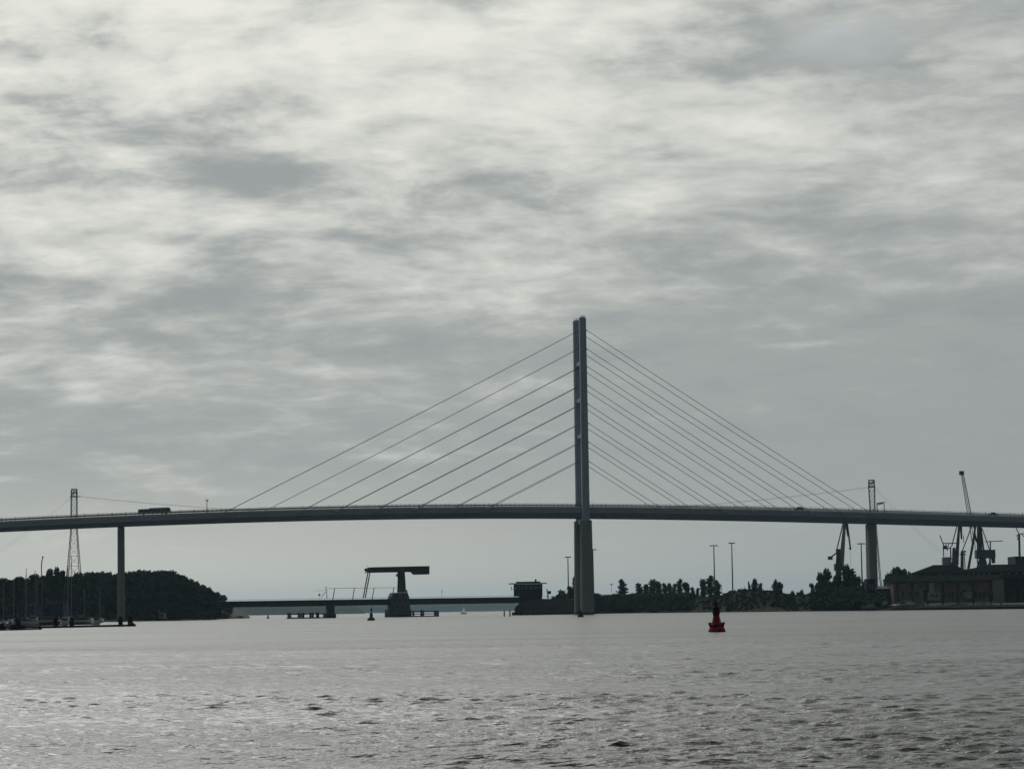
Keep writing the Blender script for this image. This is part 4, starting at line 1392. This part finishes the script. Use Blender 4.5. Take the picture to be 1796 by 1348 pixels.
c = crane('tallest crane with long slanting lattice jib and boxy machinery house behind the brick works', 1722, 1470, 2, [
    ('tower', 'crane_blue', [(1723, 1030, 1722, 978, 4.0, 3.4), (1716, 1000, 1714, 979, .6), (1735, 1000, 1736, 979, .6), (1716, 998, 1722, 979, .4), (1738, 979, 1730, 998, .4), (1712, 1004, 1719, 979, 1.0), (1734, 1004, 1727, 979, 1.0), (1713, 992, 1733, 992, .6)], 1.8),
    ('jib', 'crane_light', [(1716, 962, 1703, 900, .6, .5), (1703, 900, 1689.8, 832, .5, .4), (1707, 962, 1697, 900, .45, .4), (1697, 900, 1686, 832, .4, .35), (1711, 962, 1700, 900, .3), (1700, 900, 1687.8, 832, .3)], 1.3),
    ('a_frame', 'crane', [(1718, 964, 1717, 920, 2.8, 2.0), (1725, 964, 1720, 922, .9, .8), (1735.5, 963, 1722, 925, .45), (1717, 905, 1717, 925, 1.2, 1.8), (1715, 950, 1708, 940, 1.0)], 1.2)])
cbox(c, 1712.5, 1746, 963.5, 978.5, 1470, 6, 'machinery_house', 'crane')
cbox(c, 1683.3, 1690.8, 825.5, 832.5, 1470, 2.4, 'jib_head', 'crane')
cbox(c, 1740, 1745.5, 978.55, 987, 1470, 2, 'counterweight_bracket', 'crane')
c = crane('slim luffing crane between the two big shipyard cranes with crossing struts', 1690, 1450, 2, [
    ('tower', 'crane', [(1687.5, 1012, 1687.5, 967, 1.9, 1.4), (1693, 1000, 1691, 967, .4), (1683, 972, 1694, 972, .6)], 1.0),
    ('main_jib', 'crane', [(1697.5, 1002, 1706, 955, 1.3, 1.2), (1706, 955, 1712, 915, 1.2, .8)], .8),
    ('tie_rod', 'crane', [(1688, 965, 1697, 942, .5), (1697, 942, 1706, 915, .5)], .8),
    ('fly_jib', 'crane', [(1708, 914, 1711, 948, .5), (1711, 948, 1716, 952, .5)], .6)])
cbox(c, 1686.5, 1694.5, 965.2, 968, 1450, 2.2, 'winch_house', 'crane')
c = crane('small dark crane at the right edge on top of the square block', 1787, 1440, 2, [
    ('tower', 'crane', [(1788.5, 990, 1787.5, 937, 1.1, .9)], .5),
    ('jib', 'crane', [(1787.5, 937, 1779, 918, .45, .3), (1786, 936, 1800, 935, .5), (1782, 940, 1788, 936, .5), (1792, 936, 1796, 941, .35), (1787, 938, 1784, 946, .4)], .5)])
c = crane('far pale tower crane jib just above the machinery house of the tallest crane', 1740, 1900, 2, [
    ('tower', 'crane_light', [(1737, 1010, 1737, 948, .8)], .4),
    ('jib', 'crane_light', [(1727, 949.5, 1759, 948, .55)], .4)])


# ================================================================== SHIPYARD BUILDINGS
def hip(px0, px1, pr0, pr1, ye, yr, d, dep, name, m, parent, over=0):
    """hipped roof: eaves from px0..px1 at row ye, ridge px pr0..pr1 at row yr, ridge half way deep"""
    e0, e1 = P(px0, ye, d - over), P(px1, ye, d - over); r0, r1 = P(pr0, yr, d + dep / 2), P(pr1, yr, d + dep / 2)
    zr = hz((pr0 + pr1) / 2, yr, d + dep / 2); ze = (e0.z + e1.z) / 2
    vs = [(e0.x, e0.y, ze), (e1.x, e1.y, ze), (e1.x, e1.y + dep + 2 * over, ze), (e0.x, e0.y + dep + 2 * over, ze), (r0.x, r0.y, zr), (r1.x, r1.y, zr)]
    return MB().add(vs, [(0, 1, 5, 4), (1, 2, 5), (2, 3, 4, 5), (3, 0, 4), (3, 2, 1, 0)]).build(name, m, parent)


def openings(o, m_, spec, d, name, dep=.35, frame=None):
    for (a, b_, y0, y1) in spec:
        w = face(a, b_, y0, y1, d - dep + .05, dep, name, M[m_], o)
        if frame:
            mb = MB()
            x0, x1 = P(a, y0, d - dep).x, P(b_, y0, d - dep).x; z0, z1 = hz(a, y1, d), hz(a, y0, d)
            mb.beam(((x0 + x1) / 2, d - dep, z0), ((x0 + x1) / 2, d - dep, z1), .12)
            mb.beam((x0, d - dep, (z0 + z1) / 2), (x1, d - dep, (z0 + z1) / 2), .12)
            mb.build('glazing_bar', M[frame], w)


DW = 1118
bw = root('brick_works', W(1662, DW, .8), 'long low red brick works with a dark roof along the right shore', 'building')
face(1567, 1757, 1020, 1056.8, DW, 22, 'wall', M['brick'], bw)
hip(1564, 1760, 1574, 1750, 1020.2, 1008.5, DW, 22, 'roof', M['roof_dark'], bw, 1.0)
face(1564.5, 1759, 1017.6, 1020.2, DW - 1.1, .8, 'cornice', M['brick_dark'], bw)
win = [(x, x + 4.0, 1037, 1046.5) for x in (1581, 1594, 1607, 1655.5, 1662.5, 1669.5, 1676.5, 1683.5, 1710, 1717, 1724, 1731)]
openings(bw, 'glass', win, DW, 'window', frame='timber_frame')
openings(bw, 'timber_frame', [(1620, 1624.5, 1034, 1054), (1740, 1749, 1037, 1052), (1686.5, 1693, 1033.5, 1036)], DW, 'door')
pil = MB()
for x in (1574, 1600, 1626, 1653, 1679, 1706, 1737, 1755):
    a = P(x, 1021, DW - .25); pil.beam((a.x, a.y, .9), (a.x, a.y, hz(x, 1021.5, DW)), .9, .5)
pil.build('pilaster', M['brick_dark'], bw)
face(1629, 1650, 1038.5, 1052.5, DW - 3.6, 3.3, 'annex', M['render'], bw)
face(1630, 1638, 1022, 1038.4, DW - 1.2, .9, 'pale_bay', M['render'], bw)
face(1578, 1588, 1024, 1028.5, DW - .5, .35, 'pale_patch', M['render'], bw)
face(1693.5, 1705, 1037.5, 1049, DW - 1.6, 1.3, 'pale_gate', M['render'], bw)
openings(bw, 'timber_frame', [(1634, 1637, 1041, 1046), (1641, 1644, 1041, 1046)], DW - 3.6, 'annex_window', .2)

hb = root('hipped_hall', W(1655, 1175, 1), 'dark hall with a tall hipped roof rising behind the brick works', 'building')
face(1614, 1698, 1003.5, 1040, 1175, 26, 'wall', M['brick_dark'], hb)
hip(1611, 1702, 1637, 1674, 1003.6, 990, 1175, 26, 'roof', M['roof_dark'], hb, .8)
openings(hb, 'roof_grey', [(x, x + 3.5, 1004.8, 1007) for x in (1646, 1664.5)], 1175, 'window')
lh = root('saw_roofed_hall', W(1750, 1200, 1), 'long dark hall with small pale windows behind the right end of the brick works', 'building')
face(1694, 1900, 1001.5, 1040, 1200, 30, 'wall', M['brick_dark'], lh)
hip(1680, 1905, 1738, 1880, 1001.6, 988.5, 1200, 30, 'roof', M['roof_dark'], lh, .8)
openings(lh, 'roof_grey', [(x, x + 4.2, 1003, 1007) for x in (1697, 1706, 1714, 1724, 1733, 1753.5, 1767.5, 1781, 1793)], 1200, 'window')
bt = root('square_block', W(1800, 1260, 1), 'dark square block rising above the hall at the right edge', 'building')
face(1781.5, 1840, 976, 1010, 1260, 20, 'wall', M['block_dark'], bt)
face(1780.8, 1841, 974.8, 975.95, 1260 - .4, 20.8, 'roof_edge', M['roof_dark'], bt)
face(1784, 1792, 982, 986, 1259.7, .25, 'window', M['glass'], bt)
dk = root('dark_shed', W(1785, 1075, 1), 'dark flat-roofed shed at the right edge beside the brick works', 'building')
face(1761, 1860, 1014, 1057, 1075, 25, 'wall', M['shed_dark'], dk)
face(1760, 1861, 1012.3, 1013.95, 1074.5, 26, 'roof', M['roof_dark'], dk)
openings(dk, 'block_dark', [(1768, 1782, 1030, 1056), (1788, 1802, 1030, 1056)], 1075, 'gate')
sh = root('quay_shed', W(1552, 1128, 1), 'small blue-grey shed with a pale sloping roof at the foot of the right pier', 'building')
face(1538, 1563, 1032, 1058, 1128, 9, 'wall', M['shed_blue'], sh)
hip(1536.5, 1564.5, 1541, 1560, 1032, 1027.2, 1128, 9, 'roof', M['roof_grey'], sh, .6)
openings(sh, 'block_dark', [(1541, 1548, 1037, 1042)], 1128, 'window')
sh = root('boat_workshop', W(1530, 1132, 1), 'grey workshop below the right bridge pier', 'building')
face(1521, 1536.5, 1016.5, 1056, 1133, 9, 'wall', M['shed_dark'], sh)
face(1520, 1537.2, 1014.8, 1016.45, 1132.4, 10, 'roof', M['roof_dark'], sh)
openings(sh, 'roof_grey', [(1524.5, 1526.5, 1023, 1033), (1529, 1531, 1023, 1033)], 1133, 'window')
sh = root('low_brick_house', W(1572, 1150, 1), 'low dark house between the quay shed and the brick works', 'building')
face(1556, 1600, 1016, 1040, 1156, 12, 'wall', M['brick_dark'], sh)
hip(1554, 1603, 1562, 1594, 1016.2, 1008, 1156, 12, 'roof', M['roof_dark'], sh, .5)
# house on the left shore and a blue boat hall
sh = root('waterside_house', W(284, 1180, 1), 'small pale house at the waterline below the wood at the left', 'building')
face(278.5, 288, 1074, 1084, 1180, 7, 'wall', M['render'], sh)
hip(277.5, 289, 280.5, 286, 1074, 1070.5, 1180, 7, 'roof', M['roof_dark'], sh, .3)
openings(sh, 'glass', [(280, 281.8, 1077, 1080), (284, 285.8, 1077, 1080)], 1180, 'window')
for (a, b_, y0, lab) in ((48, 64, 1061, 'small blue-clad boat shed behind the masts at the left'), (80, 111, 1057.5, 'long blue-clad boat shed behind the masts at the left')):
    sh = root('boat_shed', W((a + b_) / 2, 1085, 1), lab, 'building')
    face(a, b_, y0, 1085, 1085, 14, 'wall', M['shed_blue'], sh)
    hip(a - .6, b_ + .6, a + 2, b_ - 2, y0, y0 - 3.4, 1085, 14, 'roof', M['roof_dark'], sh, .4)
    openings(sh, 'shed_dark', [(a + 3, a + 9, y0 + 8, 1085)], 1085, 'gate')

# quay edge: concrete cap over dark sheet piling, following the shoreline
qw = root('quay_wall', W(1680, 1046, 0), 'low quay wall with pale concrete edge over dark piling along the right shore', 'quay wall')
cap = MB(); pil = MB(); st = MB()
pxs = list(range(1566, 2060, 6))
for i, (x0, x1) in enumerate(zip(pxs, pxs[1:])):
    a = W(x0, lerp_tab(RSH, x0) - 2.2, 0); b_ = W(x1, lerp_tab(RSH, x1) - 2.2, 0)
    cap.beam((a.x, a.y, 1.05), (b_.x, b_.y, 1.05), 2.2, .5)
    pil.beam((a.x, a.y - .9 + .25 * (i % 2), -.1), (b_.x, b_.y - .9 + .25 * (i % 2), -.1), .35, 1.75)
cap.build('quay_cap', M['quay_concrete'], qw); pil.build('sheet_piling', M['quay_pile'], qw)
for x0 in (1584, 1622, 1671, 1713, 1768):
    a = W(x0, lerp_tab(RSH, x0) - 2.4, 0); MB().tube((a.x, a.y, 1.303), (a.x, a.y, 1.75), .22, .3, 8).build('bollard', M['tarred_wood'], qw)
fn = root('quay_fence', W(1700, 1060, 1), 'low pale fence between the quay and the brick works', 'fence')
fp = MB(); n = 0
for x0 in range(1612, 1812, 5):
    a = W(x0, lerp_tab(RSH, x0) + 9, 1.2); fp.beam(a, a + Vector((0, 0, 1.25)), .1)
fp.build('fence_post', M['quay_concrete'], fn)
for zz in (1.7, 2.3):
    fr = MB()
    for x0 in range(1612, 1807, 5):
        a = W(x0, lerp_tab(RSH, x0) + 9, zz); b_ = W(x0 + 5, lerp_tab(RSH, x0 + 5) + 9, zz); fr.beam(a, b_, .05, .42)
    fr.build('fence_rail', M['quay_concrete'], fn)


# ================================================================== BOATS
def hull_mesh(L_, B_, Hh, sheer=.25):
    mb = MB(); n = 12; prof = []
    for i in range(n + 1):
        t = i / n; x = (t - .5) * L_
        bw_ = B_ / 2 * (math.sin(math.pi * min(1, .30 + t * .70)) ** .6 if t < .999 else .02)
        bw_ = B_ / 2 * max(.02, (1 - max(0, (t - .45) / .55) ** 2.2)) * (.78 + .22 * min(1, t / .3))
        z = Hh * (1 + sheer * (t ** 2))
        prof.append([(x, -bw_, z), (x, -bw_ * .88, Hh * .35), (x, -bw_ * .4, -Hh * .35), (x, bw_ * .4, -Hh * .35), (x, bw_ * .88, Hh * .35), (x, bw_, z)])
    vs = [v for s in prof for v in s]
    fs = [(i * 6 + j, (i + 1) * 6 + j, (i + 1) * 6 + j + 1, i * 6 + j + 1) for i in range(n) for j in range(5)]
    fs += [(i * 6 + 5, (i + 1) * 6 + 5, (i + 1) * 6, i * 6) for i in range(n)]
    fs += [(0, 1, 2, 3, 4, 5), tuple(n * 6 + j for j in range(6))[::-1]]
    return mb.add(vs, fs)


def boat(px, d, head, L_, mast_y, label, hm='white', kind='sail', cover='canvas', zb=0.0, tilt=0.0):
    """local mesh coordinates, root turned by head"""
    base = W(px, d, zb)
    o = root('sailing_yacht' if kind == 'sail' else 'motor_boat', base, label, 'boat', 'boats berthed in the marina' if px < 240 else 'boats laid up on the quay')
    ORG[o.name] = Vector((0, 0, 0))
    B_ = L_ * .31; Hh = L_ * .10
    hull_mesh(L_, B_, Hh).build('hull', M[hm], o)
    if kind == 'sail':
        MB().box((L_ * .02, 0, Hh * 1.45), (L_ * .42, B_ * .52, Hh * .75), top=(.8, .75)).build('cabin', M['white'], o)
        for sd_ in (-1, 1):
            MB().box((L_ * .02, sd_ * B_ * .235, Hh * 1.5), (L_ * .26, .05, Hh * .28)).build('window', M['glass'], o)
        zm = (hz(px, mast_y, d) - zb) if mast_y else L_ * 1.3
        x0 = L_ * .08
        mst = MB().tube((x0, 0, Hh), (x0, 0, zm), .13, .09, 7).build('mast', M['alu'], o)
        MB().beam((x0, -B_ * .3, zm * .62), (x0, B_ * .3, zm * .62), .08).build('spreader', M['alu'], mst)
        MB().tube((x0, 0, Hh * 2.6), (x0 - L_ * .42, 0, Hh * 2.5), .22, .16, 7).build('boom_cover', M[cover], o)
        MB().tube((L_ * .5, 0, Hh * 1.2), (x0, 0, zm * .97), .03, .03, 4).tube((-L_ * .49, 0, Hh), (x0, 0, zm * .99), .025, .025, 4).tube((x0, B_ * .45, Hh), (x0, 0, zm * .95), .02, .02, 4).tube((x0, -B_ * .45, Hh), (x0, 0, zm * .95), .02, .02, 4).build('rigging', M['wire'], o)
        MB().tube((L_ * .47, -B_ * .1, Hh * 1.2), (L_ * .47, -B_ * .1, Hh * 2), .03).tube((L_ * .47, B_ * .1, Hh * 1.2), (L_ * .47, B_ * .1, Hh * 2), .03).beam((L_ * .47, -B_ * .1, Hh * 2), (L_ * .47, B_ * .1, Hh * 2), .05).build('pulpit', M['alu'], o)
    else:
        MB().box((-L_ * .02, 0, Hh * 1.9), (L_ * .5, B_ * .72, Hh * 1.7), top=(.75, .85)).build('cabin', M['white'], o)
        MB().box((-L_ * .02, 0, Hh * 2.2), (L_ * .462, B_ * .74, Hh * .55), top=(.95, .97)).build('window_band', M['glass'], o)
        MB().box((-L_ * .06, 0, Hh * 2.82), (L_ * .42, B_ * .7, Hh * .14)).build('cabin_roof', M[cover], o)
        MB().tube((-L_ * .1, 0, Hh * 2.8), (-L_ * .1, 0, Hh * 4.6), .04).build('aerial', M['alu'], o)
    o.rotation_euler = (tilt, 0, head)
    return o


for (px, d, hd, L_, my, lab, hm, kind, cv) in (
    (6, 760, 100, 9, 1021, 'white yacht at the left edge of the marina', 'white', 'sail', 'canvas'),
    (22, 820, 75, 11, 1016, 'yacht with a tall pale mast left of the first black pile', 'offwhite', 'sail', 'canvas'),
    (45.5, 860, 95, 12, 996, 'yacht whose mast rises above the wood, leftmost of the tall masts', 'white', 'sail', 'canvas'),
    (60, 900, 80, 11, 1000, 'yacht with the second tall mast from the left', 'offwhite', 'sail', 'hull_red'),
    (66, 960, 110, 10, 1006, 'yacht with a short mast top beside the second tall mast', 'navy', 'sail', 'canvas'),
    (117.5, 840, 85, 13, 982, 'yacht with tall mast just left of the lattice tower', 'white', 'sail', 'canvas'),
    (125.5, 880, 100, 13, 975, 'yacht with the tallest mast in front of the lattice tower', 'navy', 'sail', 'canvas'),
    (146, 960, 70, 10, 1030, 'yacht with short mast right of the lattice tower', 'offwhite', 'sail', 'offwhite'),
    (175, 1000, 95, 10, 1024, 'yacht with thin mast near the right end of the marina', 'white', 'sail', 'canvas'),
    (36, 720, 15, 8, 0, 'white motor boat behind the first black pile', 'white', 'motor', 'canvas'),
    (56, 735, 70, 7, 0, 'small white motor boat right of the first black pile', 'offwhite', 'motor', 'offwhite'),
    (79, 760, 20, 9, 0, 'motor cruiser with maroon hull in the middle of the marina', 'hull_red', 'motor', 'offwhite'),
    (113, 735, 100, 7.5, 0, 'brightest white motor boat between the second and third black piles', 'white', 'motor', 'white'),
    (139, 790, 30, 8, 0, 'white motor boat right of the third black pile', 'offwhite', 'motor', 'canvas'),
    (156, 800, 75, 7.5, 0, 'small motor boat in the right half of the marina', 'offwhite', 'motor', 'offwhite'),
    (167, 770, 110, 7, 0, 'last pale motor boat before the gap in the jetty', 'white', 'motor', 'offwhite'),
    (95, 880, 60, 9, 0, 'motor boat with dark cover behind the second black pile', 'navy', 'motor', 'canvas'),
):
    boat(px, d, R(hd), L_, my, lab, hm, kind, cv)
boat(1527, 1104, R(170), 7, 0, 'pale boat laid up under the right bridge pier', 'offwhite', 'motor', 'offwhite', .9)
boat(1552.5, 1094, R(75), 7, 0, 'white cabin boat laid up before the blue-grey shed', 'offwhite', 'motor', 'offwhite', 2.2)
boat(1583, 1098, R(15), 7, 0, 'low pale boat laid up left of the tilted one', 'offwhite', 'motor', 'navy', 1.2)
boat(1595, 1099, R(200), 8, 0, 'white boat tilted on its side on the quay', 'white', 'motor', 'offwhite', 1.5, R(32))
boat(1608, 1100, R(0), 7, 0, 'dull grey boat right of the tilted one on the quay', 'offwhite', 'motor', 'navy', 1.3)

# tall bent pole in the marina
p = W(73, 900, 1)
o = root('bent_pole', p, 'tall thin dark pole bent to the right at its top among the marina masts', 'pole')
pts = [P(74, 1085, 900), P(72.8, 1005, 900), P(72.6, 992, 900), P(73.4, 983, 900), P(75.6, 976, 900)]
MB().path([Vector((q.x, 900, max(q.z, .2))) for q in pts], .17, 6).build('pole', M['lattice'], o)
MB().box((W(75, 900).x, 900, hz(75, 976, 900)), (.6, .4, .3)).build('lamp_head', M['lattice'], o)

# floating jetty with black piles
jt = root('floating_jetty', W(150, 605), 'long low floating jetty with black piles in front of the marina', 'jetty')


def strip(name, pxa, pxb, da, db, zlo, zhi, wdt, m_, parent, step=14):
    n = max(1, int(abs(pxb - pxa) / step)); k = None
    for i in range(n):
        t0, t1 = i / n, (i + .97) / n
        a = W(pxa + (pxb - pxa) * t0, da + (db - da) * t0); b_ = W(pxa + (pxb - pxa) * t1, da + (db - da) * t1)
        MB().beam((a.x, a.y, (zlo + zhi) / 2), (b_.x, b_.y, (zlo + zhi) / 2), wdt, zhi - zlo).build(name, m_, parent)


strip('pontoon', -60, 232, 560, 615, -.25, .36, 2.2, M['tarred_wood'], jt, 24)
strip('plank_deck', -60, 232, 560, 615, .363, .45, 2.4, M['wood'], jt, 24)
for (px, top, w) in ((31.5, 1083.5, .58), (97.5, 1081, .55), (126, 1081.5, .50), (211.5, 1080.2, .52), (228.5, 1079, .60)):
    d = 571 + (px - 0) * .185
    c = W(px, d, 0); zt_ = hz(px, top, d)
    mb = MB().tube((c.x, c.y, -2), (c.x, c.y, zt_ - .15), w, w * .95, 14).tube((c.x, c.y, zt_ - .15), (c.x, c.y, zt_), w * .95, w * .55, 14)
    mb.build('pile', M['black_rubber'], jt)
c = W(230.5, 612, 0)
MB().lathe((c.x, c.y, 0), [(.2, -.5), (.75, -.3), (.85, .2), (.75, .7), (.3, .8)], 14).build('end_fender', M['black_rubber'], jt)
# moored dinghy-like raft end, lower left
jr = root('near_pontoon', W(30, 520), 'narrow low pontoon with a raised end at the left edge, nearest to the camera', 'jetty')
strip('pontoon', -60, 71, 486, 520, -.2, .22, .7, M['tarred_wood'], jr, 20)
c = W(70, 519, 0)
MB().box((c.x, c.y, .35), (.7, .9, .7), R(10), (.6, .8)).build('end_block', M['tarred_wood'], jr)
for px, h in ((3, 1.5), (24, 1.0), (37, .8)):
    c = W(px, 505, 0); MB().box((c.x, c.y, .3 + h * .3), (1.6, 1.0, h * .8), .2, (.6, .7)).build('float', M['tarred_wood'], jr)
for px in (-20, 20, 50):
    a = W(px, 508, .1); b_ = W(px + 2, 560, .1); MB().beam(a, b_, .6, .15).build('gangway', M['wood'], jr)


# ================================================================== BUOYS, DINGHY
def buoy(px, d, H, body, top_m, label, kind, tilt=0.0, group=None):
    b_ = W(px, d, 0)
    o = root('navigation_buoy', b_, label, 'buoy', group); ORG[o.name] = Vector((0, 0, 0))
    k = H / 3.15
    def L_(prof): return [(r * k, z * k) for r, z in prof]
    if kind == 'pillar':
        MB().lathe((0, 0, 0), L_([(.55, -.45), (.80, -.25), (.87, -.02), (.86, .10)]), 28).build('waterline_band', M['waterline'], o)
        MB().lathe((0, 0, 0), L_([(.86, .103), (.80, .30), (.71, .48), (.66, .52), (.30, .56)]), 28).build('float_body', M[body], o, smooth=False)
        rim = MB()
        for i in range(6):
            t = i * math.pi / 3 + .26; c_, s_ = math.cos(t), math.sin(t)
            rim.beam((.60 * k * c_, .60 * k * s_, .40 * k), (.80 * k * c_, .80 * k * s_, .93 * k), .20 * k, .07 * k)
        rim.build('lifting_lug', M[body], o)
        MB().lathe((0, 0, 0), L_([(.74, .66), (.76, .70), (.76, .76), (.70, .78), (.66, .70)]), 28).build('guard_ring', M[body], o)
        tw = MB()
        for i in range(6):
            t = i * math.pi / 3; c_, s_ = math.cos(t), math.sin(t)
            tw.tube((.50 * k * c_, .50 * k * s_, .55 * k), (.27 * k * c_, .27 * k * s_, 1.55 * k), .05 * k, .045 * k, 6)
            tw.tube((.27 * k * c_, .27 * k * s_, 1.55 * k), (.33 * k * c_, .33 * k * s_, 2.0 * k), .045 * k, .045 * k, 6)
        tw.lathe((0, 0, 0), L_([(.50, .56), (.34, 1.0), (.24, 1.5), (.24, 1.62)]), 16)
        tw.build('tower', M[body], o)
        MB().lathe((0, 0, 0), L_([(.25, 1.623), (.34, 1.75), (.36, 2.05), (.34, 2.45), (.24, 2.55)]), 16).build('radar_reflector', M[top_m], o)
        MB().lathe((0, 0, 0), L_([(.36, 1.86), (.40, 1.88), (.40, 1.92), (.36, 1.94)]), 16).build('hoop', M[top_m], o)
        MB().lathe((0, 0, 0), L_([(.16, 2.553), (.19, 2.62), (.17, 2.95), (.10, 3.05), (.03, 3.15)]), 14).build('lantern', M[top_m], o)
    else:
        MB().lathe((0, 0, 0), L_([(.5, -.4), (.86, -.1), (.88, .15), (.80, .55), (.45, .75)]), 18).build('float_body', M[body], o)
        MB().lathe((0, 0, 0), L_([(.40, .753), (.36, 1.6), (.30, 1.75)]), 12).build('tower', M[body], o)
        MB().lathe((0, 0, 0), L_([(.05, 1.753), (.07, 2.2), (.33 if kind == 'cone' else .10, 2.25), (.03, 3.15)]), 12).build('topmark', M[top_m], o)
    o.rotation_euler = (0, R(tilt), rnd.uniform(0, 1))
    return o


def wl(px, y):                     # distance of the water seen at that pixel
    return CAMZ * F / (y - yh(px))


d = wl(1257.5, 1107.2)
buoy(1257.5, d, 55.5 * d / F, 'red', 'red_dark', 'big red pillar buoy with dark topmark floating right of the pylon', 'pillar', -1.2)
d = wl(1018, 1081.6); buoy(1018.3, d, 19.5 * d / F, 'waterline', 'waterline', 'small dark buoy in front of the foot of the pylon pier', 'can', 1)
d = wl(651, 1087.6)
gb = buoy(651.0, d, 24 * d / F, 'green', 'green', 'dark green buoy with a pointed topmark between the piers of the old bridge', 'cone', 2)
d = wl(470, 1083.8); buoy(470, d, 9.5 * d / F, 'waterline', 'waterline', 'tiny far dark buoy under the left span of the old bridge', 'can', 0)

# sailing dinghy far out
b_ = W(813, 2100, 0)
o = root('sailing_dinghy', b_, 'tiny dinghy with a bright white sail far out under the old bridge', 'boat'); ORG[o.name] = Vector((0, 0, 0))
hull_mesh(5.2, 1.7, .6).build('hull', M['offwhite'], o)
MB().tube((.4, 0, .5), (.4, 0, 6.3), .06, .04, 6).build('mast', M['alu'], o)
MB().prism([(.33, .04, .9), (.30, .04, 6.1), (-.6, .12, 3.2), (-2.2, .3, 1.0)], (0, .03, 0)).build('mainsail', M['sail'], o)
MB().prism([(.50, -.04, .8), (.45, -.04, 4.8), (2.3, .05, .7)], (0, .03, 0)).build('jib_sail', M['sail'], o)
for sx in (-1.0, -.2):
    MB().lathe((sx, 0, .6), [(.10, 0), (.24, .25), (.2, .55), (.09, .62), (.13, .75), (.05, .9)], 10).build('crew', M['navy'], o)
o.rotation_euler = (R(6), 0, R(12))


# ================================================================== HAZE
hm = bpy.data.materials.new('haze_air'); hm.use_nodes = True
t = hm.node_tree; t.nodes.clear()
pv = t.nodes.new('ShaderNodeVolumePrincipled'); pv.inputs['Color'].default_value = (.54, .80, 1.0, 1)
pv.inputs['Density'].default_value = 3.6e-5; pv.inputs['Anisotropy'].default_value = .45
out = t.nodes.new('ShaderNodeOutputMaterial'); t.links.new(pv.outputs[0], out.inputs['Volume'])
hb_ = MB(); hb_.box((0, 4000, 67.0), (30000, 30000, 140))
ho = hb_.build('haze', hm, origin=(0, 4000, 0)); tag(ho, 'thin blue-grey air haze over the harbour', kind='stuff')
